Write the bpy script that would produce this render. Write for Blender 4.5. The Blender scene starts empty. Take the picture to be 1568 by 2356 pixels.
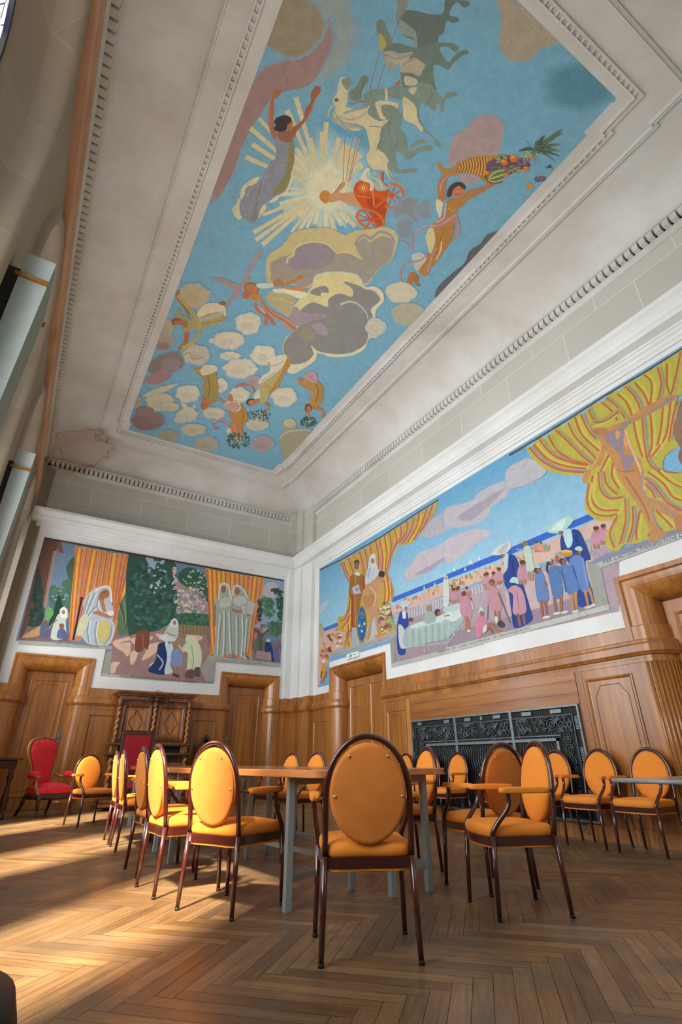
import bpy, bmesh, math, random
from mathutils import Vector, Matrix, geometry
from mathutils.geometry import tessellate_polygon
random.seed(7)
SC = bpy.context.scene
COL = SC.collection
PI = math.pi
# ---------------------------------------------------------------- camera
FPX = 1166.24
PITCH, ROLL, YAW = math.radians(26.239), math.radians(-0.227), math.radians(30.933)
CAM = Vector((0, 0, 0.80))
cp, sp, cy, sy, cr, sr = math.cos(PITCH), math.sin(PITCH), math.cos(YAW), math.sin(YAW), math.cos(ROLL), math.sin(ROLL)
FW = Vector((sy * cp, cy * cp, sp))
RT = Vector((cy, -sy, 0))
UP = RT.cross(FW)
R2 = cr * RT + sr * UP
U2 = -sr * RT + cr * UP
cam = bpy.data.cameras.new('camera')
cam_ob = bpy.data.objects.new('camera', cam)
COL.objects.link(cam_ob)
cam_ob.matrix_world = Matrix(((R2.x, U2.x, -FW.x, CAM.x), (R2.y, U2.y, -FW.y, CAM.y), (R2.z, U2.z, -FW.z, CAM.z), (0, 0, 0, 1)))
cam.sensor_fit = 'VERTICAL'
cam.sensor_height = 36
cam.sensor_width = 24
cam.lens = FPX * 36 / 2356
cam.clip_start = 0.02
cam.clip_end = 200
SC.camera = cam_ob
# ---------------------------------------------------------------- room numbers (metres)
XR, XL, YB, YF, ZC = 5.958, -0.76, 12.256, -0.55, 7.70
# ---------------------------------------------------------------- view, world, daylight, added fill
vs = SC.view_settings
vs.view_transform = 'Standard'
vs.look = 'None'
vs.gamma = 1
vs.exposure = 0.2
vs.use_curve_mapping = False
SC.display_settings.display_device = 'sRGB'
world = bpy.data.worlds.new('sky')
SC.world = world
world.use_nodes = True
bg = world.node_tree.nodes['Background']
bg.inputs[0].default_value = (0.75, 0.85, 1.0, 1)
bg.inputs[1].default_value = 0.3

def area_light(name, loc, target, sx, sy_, power, color, spread=PI):
    l = bpy.data.lights.new(name, 'AREA')
    l.shape = 'RECTANGLE'
    l.size, l.size_y = sx, sy_
    l.energy, l.color = power, color
    l.spread = spread
    o = bpy.data.objects.new(name, l)
    COL.objects.link(o)
    o.location = loc
    o.rotation_euler = (Vector(target) - Vector(loc)).to_track_quat('-Z', 'Y').to_euler()
    return o
WIN_Y = (1.97, 4.95, 7.93, 10.91)
for wy, wp in zip(WIN_Y, (96, 98, 84, 50)):
    area_light('daylight_and_fill', (-1.03, wy, 3.1), (4.0, wy + .6, 2.6), 1.3, 3.6, wp, (0.93, 0.97, 1.0), math.radians(130))
    area_light('daylight_and_fill', (-1.03, wy, 2.2), (2.6, wy + .3, 7.0), 1.2, 2.4, wp * .42, (1.0, 0.95, 0.88), math.radians(120))  # added lamp aimed up to lift the ceiling, standing for ground bounce
sun = bpy.data.lights.new('sun', 'SUN')
sun.energy, sun.color, sun.angle = 36.0, (1.0, 0.84, 0.60), math.radians(6)
sun_ob = bpy.data.objects.new('sun', sun)
COL.objects.link(sun_ob)
sun_ob.location = (-6, -3, 9)
sun_ob.rotation_euler = Vector((1.75, 1.70, -2.6)).to_track_quat('-Z', 'Y').to_euler()
area_light('daylight_and_fill', (3.2, YF + 0.05, 3.9), (3.6, 6.0, 4.6), 3.6, 3.2, 22, (0.93, 0.97, 1.0))  # added soft fill from behind the camera; the near wall has no window

# ---------------------------------------------------------------- helpers
def lin(c):
    c = c / 255.0
    return c / 12.92 if c <= 0.04045 else ((c + 0.055) / 1.055) ** 2.4
def rgb(r, g, b):
    return (lin(r), lin(g), lin(b), 1.0)
def hexc(h):
    return rgb(int(h[0:2], 16), int(h[2:4], 16), int(h[4:6], 16))

class MB:
    """collects faces, builds ONE mesh object"""
    def __init__(s, f=None):
        s.v, s.fc, s.sm, s.mi, s.col = [], [], [], [], []
        s.f = f
    def add(s, vs_, fs, smooth=False, mi=0, col=None):
        b = len(s.v)
        s.v.extend([Vector(s.f(*p)) if s.f else Vector(p) for p in vs_])
        for q in fs:
            s.fc.append([b + i for i in q]); s.sm.append(smooth); s.mi.append(mi); s.col.append(col)
    def box(s, a, b, mi=0, col=None):
        x0, y0, z0 = a; x1, y1, z1 = b
        s.add([(x0, y0, z0), (x1, y0, z0), (x1, y1, z0), (x0, y1, z0), (x0, y0, z1), (x1, y0, z1), (x1, y1, z1), (x0, y1, z1)],
              [(0, 3, 2, 1), (4, 5, 6, 7), (0, 1, 5, 4), (1, 2, 6, 5), (2, 3, 7, 6), (3, 0, 4, 7)], False, mi, col)
    def bar(s, p, q, w, h, up=(0, 0, 1), mi=0):
        p, q = Vector(p), Vector(q); d = (q - p).normalized(); u = Vector(up)
        sd = d.cross(u).normalized(); u = sd.cross(d)
        vs_ = []
        for c in (p, q):
            for i, j in ((-1, -1), (1, -1), (1, 1), (-1, 1)):
                vs_.append(c + sd * (i * w / 2) + u * (j * h / 2))
        s.add(vs_, [(0, 1, 2, 3), (7, 6, 5, 4), (0, 4, 5, 1), (1, 5, 6, 2), (2, 6, 7, 3), (3, 7, 4, 0)], False, mi)
    def quad(s, a, b, c, d, mi=0, col=None):
        s.add([a, b, c, d], [(0, 1, 2, 3)], False, mi, col)
    def prism(s, poly, t0, t1, order='xyz', mi=0):
        """poly (a,b) extruded in t;  order tells which axes a,b,t are"""
        def P(a, b, t):
            d = {order[0]: a, order[1]: b, order[2]: t}
            return (d['x'], d['y'], d['z'])
        n = len(poly)
        vs_ = [P(a, b, t0) for a, b in poly] + [P(a, b, t1) for a, b in poly]
        fs = [tuple(range(n))[::-1], tuple(range(n, 2 * n))] + [(i, (i + 1) % n, n + (i + 1) % n, n + i) for i in range(n)]
        s.add(vs_, fs, False, mi)
    def loft(s, rings, closed=True, caps=True, smooth=True, mi=0):
        n = len(rings[0]); vs_ = [p for r in rings for p in r]; fs = []
        m = n if closed else n - 1
        for i in range(len(rings) - 1):
            for j in range(m):
                k = (j + 1) % n
                fs.append((i * n + j, i * n + k, (i + 1) * n + k, (i + 1) * n + j))
        s.add(vs_, fs, smooth, mi)
        if caps and closed:
            b = len(rings) - 1
            s.add(list(rings[0]), [tuple(range(n))[::-1]], smooth, mi)
            s.add(list(rings[b]), [tuple(range(n))], smooth, mi)
    def tube(s, pts, r, n=10, closed=False, mi=0, caps=True, flat=1.0):
        pts = [Vector(p) for p in pts]; N = len(pts)
        rr = r if isinstance(r, (list, tuple)) else [r] * N
        tans = []
        for i in range(N):
            a = pts[(i - 1) % N] if (closed or i > 0) else pts[i]
            b = pts[(i + 1) % N] if (closed or i < N - 1) else pts[i]
            tans.append((b - a).normalized())
        t0 = tans[0]
        ref = Vector((0, 0, 1)) if abs(t0.z) < .9 else Vector((1, 0, 0))
        nv = (ref - t0 * ref.dot(t0)).normalized()
        rings = []
        for i in range(N):
            t = tans[i]
            nv = (nv - t * nv.dot(t))
            nv = nv.normalized() if nv.length > 1e-6 else Vector((1, 0, 0))
            bv = t.cross(nv)
            rings.append([pts[i] + nv * (math.cos(2 * PI * k / n) * rr[i]) + bv * (math.sin(2 * PI * k / n) * rr[i] * flat) for k in range(n)])
        if closed:
            rings.append(rings[0])
        s.loft(rings, True, caps and not closed, True, mi)
    def lathe(s, prof, c=(0, 0, 0), n=20, mi=0, axis='z', smooth=True):
        rings = []
        for r, z in prof:
            ring = []
            for k in range(n):
                a = 2 * PI * k / n
                x, y = r * math.cos(a), r * math.sin(a)
                q = (x, y, z) if axis == 'z' else ((x, z, y) if axis == 'y' else (z, x, y))
                ring.append((c[0] + q[0], c[1] + q[1], c[2] + q[2]))
            rings.append(ring)
        s.loft(rings, True, True, smooth, mi)
    def sweep(s, path, prof, closed=False, order='xyz', smooth=False, mi=0, caps=True):
        """path of 2D points, prof of (n, t): n = offset to the LEFT of the path, t = third axis"""
        N = len(path); P = [Vector((p[0], p[1])) for p in path]
        nor = []
        for i in range(N):
            def nn(a, b):
                d = (b - a).normalized(); return Vector((-d.y, d.x))
            if closed or 0 < i < N - 1:
                n1, n2 = nn(P[i - 1], P[i]), nn(P[i], P[(i + 1) % N])
                m = n1 + n2
                nor.append(m / max(.2, m.dot(n1)))
            else:
                nor.append(nn(P[0], P[1]) if i == 0 else nn(P[N - 2], P[N - 1]))
        def Q(a, b, t):
            d = {order[0]: a, order[1]: b, order[2]: t}
            return (d['x'], d['y'], d['z'])
        rings = [[Q(P[i].x + nor[i].x * n_, P[i].y + nor[i].y * n_, t_) for n_, t_ in prof] for i in range(N)]
        if closed:
            rings.append(rings[0])
        k = len(prof); fs = []
        for i in range(len(rings) - 1):
            for j in range(k - 1):
                fs.append((i * k + j, i * k + j + 1, (i + 1) * k + j + 1, (i + 1) * k + j))
        s.add([p for r in rings for p in r], fs, smooth, mi)
        if caps and not closed:
            s.add(rings[0], [tuple(range(k))], False, mi)
            s.add(rings[-1], [tuple(range(k))], False, mi)
    def cushion(s, outline, z0, z1, dome=.01, round_=1.0, mi=0, f=None):
        cx = sum(p[0] for p in outline) / len(outline); cy_ = sum(p[1] for p in outline) / len(outline)
        t = z1 - z0
        st = [(.94, z0), (.99, z0 + .2 * t), (1.0, z0 + .5 * t), (.985, z0 + .75 * t), (.94, z0 + .92 * t), (.86, z1), (.6, z1 + dome * .6), (.3, z1 + dome * .93), (.02, z1 + dome)]
        g = f or (lambda x, y, z: (x, y, z))
        s.loft([[g(cx + (x - cx) * k, cy_ + (y - cy_) * k, z) for x, y in outline] for k, z in st], True, True, True, mi)
    def build(s, name, mats, parent=None, bevel=0, colname=None, recalc=True):
        me = bpy.data.meshes.new(name)
        me.from_pydata([tuple(v) for v in s.v], [], s.fc)
        mats = mats if isinstance(mats, (list, tuple)) else [mats]
        for m in mats:
            me.materials.append(m)
        me.polygons.foreach_set('use_smooth', s.sm)
        me.polygons.foreach_set('material_index', s.mi)
        if colname:
            at = me.color_attributes.new(colname, 'FLOAT_COLOR', 'CORNER')
            buf = []
            for p, c in zip(me.polygons, s.col):
                c = c or (1, 1, 1, 1)
                if isinstance(c, list):
                    for q in c: buf.extend(q)
                else:
                    buf.extend(list(c) * p.loop_total)
            at.data.foreach_set('color', buf)
        me.update()
        if recalc:
            bm = bmesh.new(); bm.from_mesh(me)
            bmesh.ops.remove_doubles(bm, verts=bm.verts, dist=1e-6) if not colname else None
            bmesh.ops.recalc_face_normals(bm, faces=bm.faces)
            bm.to_mesh(me); bm.free()
        o = bpy.data.objects.new(name, me)
        COL.objects.link(o)
        if parent: o.parent = parent
        if bevel:
            b = o.modifiers.new('bevel', 'BEVEL'); b.width = bevel; b.segments = 2; b.limit_method = 'ANGLE'; b.angle_limit = math.radians(50)
        return o

def tag(o, label, cat, group=None, kind=None):
    if label: o['label'] = label
    if cat: o['category'] = cat
    if group: o['group'] = group
    if kind: o['kind'] = kind
    return o
def struct(o, label=None):
    o['kind'] = 'structure'
    if label: o['label'] = label
    return o
def thing(name, loc, rz, label, cat, group=None):
    o = bpy.data.objects.new(name, None)
    o.empty_display_size = .1
    COL.objects.link(o)
    o.location = loc
    o.rotation_euler = (0, 0, rz)
    return tag(o, label, cat, group)
def copy_tree(o, parent=None):
    c = o.copy(); COL.objects.link(c)
    if parent: c.parent = parent
    for ch in list(o.children):
        copy_tree(ch, c)
    return c
def ray(x, y):
    return (R2 * ((x - 784) / FPX) - U2 * ((y - 1178) / FPX) + FW)
def on(x, y, ax, val):
    d = ray(x, y); t = (val - CAM[ax]) / d[ax]
    return CAM + d * t
Rw = lambda u, v, w: (XR - w, u, v)
Bw = lambda u, v, w: (u, YB - w, v)
Lw = lambda u, v, w: (XL + w, u, v)
def arc(cx, cy_, r, a0, a1, n):
    return [(cx + r * math.cos(a0 + (a1 - a0) * i / n), cy_ + r * math.sin(a0 + (a1 - a0) * i / n)) for i in range(n + 1)]
def smooth2(pts, closed=True, k=4):
    """Catmull-Rom through pts"""
    n = len(pts); out = []
    rng = range(n) if closed else range(n - 1)
    for i in rng:
        p0 = pts[(i - 1) % n] if closed or i > 0 else pts[i]
        p1, p2 = pts[i], pts[(i + 1) % n]
        p3 = pts[(i + 2) % n] if closed or i + 2 < n else p2
        for j in range(k):
            t = j / k
            out.append(tuple(.5 * ((2 * b) + (-a + c) * t + (2 * a - 5 * b + 4 * c - d) * t * t + (-a + 3 * b - 3 * c + d) * t ** 3) for a, b, c, d in zip(p0, p1, p2, p3)))
    if not closed: out.append(tuple(pts[-1]))
    return out
# ---------------------------------------------------------------- materials
def newmat(name):
    m = bpy.data.materials.new(name); m.use_nodes = True
    nt = m.node_tree; b = nt.nodes['Principled BSDF']
    return m, nt, b
def N(nt, t, **kw):
    n = nt.nodes.new(t)
    for k, v in kw.items(): setattr(n, k, v)
    return n
def ramp(nt, fac, stops):
    r = N(nt, 'ShaderNodeValToRGB')
    el = r.color_ramp.elements
    el[0].position, el[0].color = stops[0]
    el[1].position, el[1].color = stops[-1]
    for p, c in stops[1:-1]:
        e = el.new(p); e.color = c
    nt.links.new(fac, r.inputs[0])
    return r.outputs[0]
def coords(nt, scale, world=False):
    mp = N(nt, 'ShaderNodeMapping'); mp.inputs['Scale'].default_value = scale
    if world:
        g = N(nt, 'ShaderNodeNewGeometry'); nt.links.new(g.outputs['Position'], mp.inputs[0])
    else:
        t = N(nt, 'ShaderNodeTexCoord'); nt.links.new(t.outputs['Object'], mp.inputs[0])
    return mp.outputs[0]
def noise(nt, vec, scale, detail=4, rough=.55, dist=0):
    n = N(nt, 'ShaderNodeTexNoise'); n.inputs['Scale'].default_value = scale; n.inputs['Detail'].default_value = detail
    n.inputs['Roughness'].default_value = rough; n.inputs['Distortion'].default_value = dist
    nt.links.new(vec, n.inputs['Vector'])
    return n.outputs['Fac']
def bump(nt, b, h, strength=.2, dist=.01):
    n = N(nt, 'ShaderNodeBump'); n.inputs['Strength'].default_value = strength; n.inputs['Distance'].default_value = dist
    nt.links.new(h, n.inputs['Height']); nt.links.new(n.outputs[0], b.inputs['Normal'])
def mixc(nt, fac, a, b, mode='MIX'):
    m = N(nt, 'ShaderNodeMix', data_type='RGBA', blend_type=mode)
    if isinstance(fac, float): m.inputs[0].default_value = fac
    else: nt.links.new(fac, m.inputs[0])
    for sck, val in ((m.inputs[6], a), (m.inputs[7], b)):
        if isinstance(val, tuple): sck.default_value = val
        else: nt.links.new(val, sck)
    return m.outputs[2]
def wood(name, dark, mid, light, axis='z', rough=.30, coat=.45, fine=1.0):
    m, nt, b = newmat(name)
    st = {'z': (16, 16, .9), 'x': (.9, 16, 16), 'y': (16, .9, 16)}[axis]
    v = coords(nt, tuple(q * fine for q in st), True)
    f1 = noise(nt, v, 1.0, 5, .55, .6)
    v2 = coords(nt, tuple(q * .12 for q in st), True)
    f2 = noise(nt, v2, 1.6, 3, .5, .4)
    c1 = ramp(nt, f1, [(.22, dark), (.5, mid), (.78, light)])
    c2 = ramp(nt, f2, [(.3, (.62, .58, .54, 1)), (.7, (1.12, 1.1, 1.06, 1))])
    nt.links.new(mixc(nt, 1.0, c1, c2, 'MULTIPLY'), b.inputs['Base Color'])
    b.inputs['Roughness'].default_value = rough
    b.inputs['Coat Weight'].default_value = coat; b.inputs['Coat Roughness'].default_value = .18
    bump(nt, b, f1, .12, .004)
    return m
def plain(name, c, rough=.5, metal=0, coat=0, var=.12, scale=8, bumps=0, sheen=0):
    m, nt, b = newmat(name)
    v = coords(nt, (1, 1, 1))
    f = noise(nt, v, scale, 5, .6)
    d = tuple(q * (1 - var) for q in c[:3]) + (1,); l = tuple(min(1, q * (1 + var)) for q in c[:3]) + (1,)
    nt.links.new(ramp(nt, f, [(.3, d), (.7, l)]), b.inputs['Base Color'])
    b.inputs['Roughness'].default_value = rough; b.inputs['Metallic'].default_value = metal
    b.inputs['Coat Weight'].default_value = coat; b.inputs['Coat Roughness'].default_value = .1
    if sheen:
        b.inputs['Sheen Weight'].default_value = sheen; b.inputs['Sheen Roughness'].default_value = .4
        b.inputs['Sheen Tint'].default_value = tuple(min(1, q * 1.6 + .05) for q in c[:3]) + (1,)
    if bumps: bump(nt, b, noise(nt, v, scale * 12, 3, .6), bumps, .003)
    return m
def plaster(name, base, stain, amount=.5, rough=.8, block=False, world=True):
    m, nt, b = newmat(name)
    v = coords(nt, (1, 1, 1), True)
    f = noise(nt, v, .9, 7, .62, .3)
    c = ramp(nt, f, [(.35, base), (.78, stain)])
    g = noise(nt, v, 30, 3, .6)
    c = mixc(nt, .06, c, ramp(nt, g, [(.3, (.5, .5, .5, 1)), (.7, (1, 1, 1, 1))]), 'MULTIPLY')
    nt.links.new(c, b.inputs['Base Color'])
    b.inputs['Roughness'].default_value = rough
    bump(nt, b, f, .06, .01)
    return m
M = {}
M['plaster'] = plaster('white_plaster', rgb(226, 229, 228), rgb(208, 209, 205))
M['ceiling'] = plaster('ceiling_plaster', rgb(216, 216, 212), rgb(190, 184, 174))
def damp(mt):
    nt = mt.node_tree; b = nt.nodes['Principled BSDF']
    src = b.inputs['Base Color'].links[0].from_socket
    g = N(nt, 'ShaderNodeNewGeometry')
    d = N(nt, 'ShaderNodeVectorMath', operation='DISTANCE'); nt.links.new(g.outputs['Position'], d.inputs[0]); d.inputs[1].default_value = (-.1, 11.75, 7.4)
    n1 = noise(nt, coords(nt, (1, 1, 1), True), 1.7, 2.5, .5, .2)
    ad = N(nt, 'ShaderNodeMath', operation='MULTIPLY_ADD'); nt.links.new(n1, ad.inputs[0]); ad.inputs[1].default_value = 1.5; nt.links.new(d.outputs['Value'], ad.inputs[2])
    fill = ramp(nt, ad.outputs[0], [(0, (.5, .5, .5, 1)), (.55, (.42, .42, .42, 1)), (.66, (0, 0, 0, 1))])
    k = N(nt, 'ShaderNodeMath', operation='DIVIDE'); nt.links.new(ad.outputs[0], k.inputs[0]); k.inputs[1].default_value = 2.6
    for l in list(nt.links):
        if l.to_socket == fill.node.inputs[0]: nt.links.remove(l)
    nt.links.new(k.outputs[0], fill.node.inputs[0])
    edge = ramp(nt, k.outputs[0], [(.515, (0, 0, 0, 1)), (.535, (.6, .6, .6, 1)), (.55, (0, 0, 0, 1))])
    c = mixc(nt, fill, src, rgb(176, 140, 104)); c = mixc(nt, edge, c, rgb(120, 80, 46))
    nt.links.new(c, b.inputs['Base Color'])
damp(M['ceiling'])
M['oak'] = wood('oak_panelling', rgb(134, 82, 36), rgb(172, 112, 50), rgb(194, 134, 66), 'z')
M['oak_x'] = wood('oak_rail_back', rgb(122, 72, 32), rgb(154, 96, 42), rgb(176, 118, 56), 'x')
M['oak_y'] = wood('oak_rail_right', rgb(132, 80, 36), rgb(168, 108, 48), rgb(192, 130, 64), 'y')
M['oak_light'] = wood('oak_field', rgb(172, 118, 54), rgb(210, 152, 76), rgb(228, 174, 98), 'z')
M['walnut'] = wood('dark_walnut', rgb(40, 20, 10), rgb(70, 38, 20), rgb(104, 60, 32), 'z', .35, .3)
M['cabinet'] = wood('carved_oak', rgb(70, 40, 18), rgb(120, 74, 36), rgb(164, 112, 60), 'z', .35, .25)
M['cabinet_field'] = wood('carved_oak_field', rgb(120, 70, 30), rgb(176, 116, 60), rgb(200, 142, 82), 'z', .35, .25)
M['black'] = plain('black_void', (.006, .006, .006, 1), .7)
M['velvet'] = plain('orange_velvet', rgb(224, 134, 38), .85, var=.06, scale=5, bumps=.08, sheen=.3)
M['velvet_back'] = plain('orange_cloth_back', rgb(210, 124, 46), .8, var=.12, scale=9, bumps=.05, sheen=.2)
M['piping'] = plain('orange_board', rgb(224, 134, 40), .6)
M['frame'] = plain('maroon_enamel', rgb(62, 24, 22), .22, coat=.6, var=.08)
M['rubber'] = plain('black_rubber', (.012, .011, .011, 1), .6)
M['chrome'] = plain('bright_steel', (.75, .75, .75, 1), .18, 1)
M['steel'] = plain('grey_painted_steel', rgb(138, 148, 148), .4, .1, var=.06)
M['tabletop'] = wood('table_laminate', rgb(160, 100, 56), rgb(192, 126, 74), rgb(210, 146, 92), 'y', .12, .5, .6)
M['iron'] = plain('wrought_iron', rgb(80, 88, 92), .42, .5, var=.3, scale=20, bumps=.15)
M['iron_light'] = plain('worn_iron', rgb(124, 134, 138), .4, .5, var=.2, scale=20, bumps=.1)
M['brass'] = plain('brass', rgb(176, 130, 60), .3, .9)
M['red'] = plain('red_velvet', rgb(226, 44, 58), .8, var=.22, scale=16, bumps=.08, sheen=.8)
M['red_dark'] = plain('crimson_velvet', rgb(150, 10, 30), .85, var=.15, scale=14, bumps=.06, sheen=.4)
M['sconce'] = plain('grey_green_enamel', rgb(150, 160, 158), .45, var=.05)
M['sconce_side'] = plain('sea_green_enamel', rgb(112, 130, 116), .5, var=.06)
M['lead'] = plain('window_lead', (.01, .01, .012, 1), .5)
M['sign'] = plain('sign_case', rgb(226, 232, 230), .4, var=.03)
M['sign_ink'] = plain('sign_green', rgb(60, 130, 110), .5)
# stone blocks with thin pale joints
m, nt, b = newmat('stone_blocks')
g = N(nt, 'ShaderNodeNewGeometry'); sx = N(nt, 'ShaderNodeSeparateXYZ'); nt.links.new(g.outputs['Position'], sx.inputs[0])
ad = N(nt, 'ShaderNodeMath', operation='ADD'); nt.links.new(sx.outputs[0], ad.inputs[0]); nt.links.new(sx.outputs[1], ad.inputs[1])
cb = N(nt, 'ShaderNodeCombineXYZ'); nt.links.new(ad.outputs[0], cb.inputs[0]); nt.links.new(sx.outputs[2], cb.inputs[1])
br = N(nt, 'ShaderNodeTexBrick'); nt.links.new(cb.outputs[0], br.inputs[0])
br.inputs['Scale'].default_value = 1.0; br.inputs['Brick Width'].default_value = 1.15; br.inputs['Row Height'].default_value = .56
br.inputs['Mortar Size'].default_value = .006; br.inputs['Mortar Smooth'].default_value = .3
br.inputs['Color1'].default_value = rgb(200, 198, 190); br.inputs['Color2'].default_value = rgb(192, 190, 181); br.inputs['Mortar'].default_value = rgb(226, 225, 220)
f = noise(nt, coords(nt, (1, 1, 1), True), .8, 6, .6)
nt.links.new(mixc(nt, .5, br.outputs[0], ramp(nt, f, [(.35, (1, 1, 1, 1)), (.75, (.8, .78, .74, 1))]), 'MULTIPLY'), b.inputs['Base Color'])
b.inputs['Roughness'].default_value = .8
M['stone'] = m
def block_copy(name, c1, c2, mo):
    k = M['stone'].copy(); k.name = name
    for n in k.node_tree.nodes:
        if n.type == 'TEX_BRICK': n.inputs['Color1'].default_value, n.inputs['Color2'].default_value, n.inputs['Mortar'].default_value = c1, c2, mo
    return k
M['stone_shaded'] = block_copy('window_stone', rgb(150, 137, 118), rgb(140, 128, 110), rgb(156, 146, 130))  # darkened copy: backlit shade of the window wall painted into the stone colour
# parquet: tone comes with each plank, grain runs along its own UV
m, nt, b = newmat('oak_parquet')
uv = N(nt, 'ShaderNodeUVMap'); uv.uv_map = 'plank'
mp = N(nt, 'ShaderNodeMapping'); mp.inputs['Scale'].default_value = (3.5, 60, 1); nt.links.new(uv.outputs[0], mp.inputs[0])
f1 = noise(nt, mp.outputs[0], 1.0, 6, .65, .5)
tone = N(nt, 'ShaderNodeAttribute'); tone.attribute_name = 'tone'
c = ramp(nt, f1, [(.25, rgb(92, 70, 48)), (.5, rgb(124, 97, 68)), (.75, rgb(152, 122, 87))])
c = mixc(nt, 1.0, c, tone.outputs['Color'], 'MULTIPLY')
w = noise(nt, coords(nt, (1, 1, 1), True), 1.7, 8, .68, .4)
w3 = noise(nt, coords(nt, (1, 1, 1), True), .8, 5, .6, .3)
c = mixc(nt, 1.0, c, ramp(nt, w3, [(.32, (.72, .70, .68, 1)), (.68, (1.15, 1.12, 1.08, 1))]), 'MULTIPLY')
c = mixc(nt, ramp(nt, w, [(.46, (0, 0, 0, 1)), (.66, (.75, .75, .75, 1))]), c, rgb(92, 82, 70))
nt.links.new(c, b.inputs['Base Color'])
nt.links.new(ramp(nt, w, [(.3, (.26, .26, .26, 1)), (.7, (.46, .46, .46, 1))]), b.inputs['Roughness'])
bump(nt, b, f1, .08, .003)
M['parquet'] = m
M['seam'] = plain('floor_seam', rgb(46, 32, 20), .8)
# stained glass, lit by the day outside
m, nt, b = newmat('stained_glass')
v = coords(nt, (1, 1, 1), True)
vo = N(nt, 'ShaderNodeTexVoronoi'); vo.inputs['Scale'].default_value = 7.0; nt.links.new(v, vo.inputs[0])
hs = N(nt, 'ShaderNodeSeparateColor'); nt.links.new(vo.outputs['Color'], hs.inputs[0])
cr_ = ramp(nt, hs.outputs[0], [(0, rgb(250, 252, 255)), (.55, rgb(244, 250, 255)), (.62, rgb(120, 120, 235)), (.74, rgb(215, 40, 50)), (.82, rgb(120, 200, 170)), (1, rgb(255, 255, 255))])
ve = N(nt, 'ShaderNodeTexVoronoi'); ve.feature = 'DISTANCE_TO_EDGE'; ve.inputs['Scale'].default_value = 7.0; nt.links.new(v, ve.inputs[0])
c = mixc(nt, ramp(nt, ve.outputs['Distance'], [(.02, (0, 0, 0, 1)), (.035, (1, 1, 1, 1))]), (.01, .01, .015, 1), cr_)
nt.links.new(c, b.inputs['Emission Color']); b.inputs['Emission Strength'].default_value = 3.5
b.inputs['Base Color'].default_value = (.1, .1, .1, 1)
M['glass'] = m
m, nt, b = newmat('clear_glass')
b.inputs['Emission Color'].default_value = (.9, .96, 1, 1); b.inputs['Emission Strength'].default_value = 1.0
b.inputs['Base Color'].default_value = (.8, .85, .9, 1); b.inputs['Roughness'].default_value = .05
tr = N(nt, 'ShaderNodeBsdfTransparent'); mx = N(nt, 'ShaderNodeMixShader'); mx.inputs[0].default_value = .25
out = nt.nodes['Material Output']
nt.links.new(tr.outputs[0], mx.inputs[1]); nt.links.new(b.outputs[0], mx.inputs[2]); nt.links.new(mx.outputs[0], out.inputs[0])
M['clear'] = m
# painted canvas: colour lives on the mesh, brushwork from noise
def canvas(name, rough=.55):
    m, nt, b = newmat(name)
    a = N(nt, 'ShaderNodeAttribute'); a.attribute_name = 'paint'
    v = coords(nt, (1, 1, 1), True)
    f = noise(nt, v, 9, 6, .65, .5); f2 = noise(nt, v, 45, 4, .7)
    c = mixc(nt, .5, a.outputs['Color'], ramp(nt, f, [(.3, (.72, .72, .74, 1)), (.7, (1.12, 1.1, 1.06, 1))]), 'MULTIPLY')
    c = mixc(nt, .35, c, ramp(nt, f2, [(.3, (.7, .7, .7, 1)), (.7, (1.15, 1.15, 1.15, 1))]), 'MULTIPLY')
    nt.links.new(c, b.inputs['Base Color'])
    b.inputs['Roughness'].default_value = rough
    b.inputs['Specular IOR Level'].default_value = .3
    return m
M['canvas'] = canvas('painted_canvas')
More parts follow.
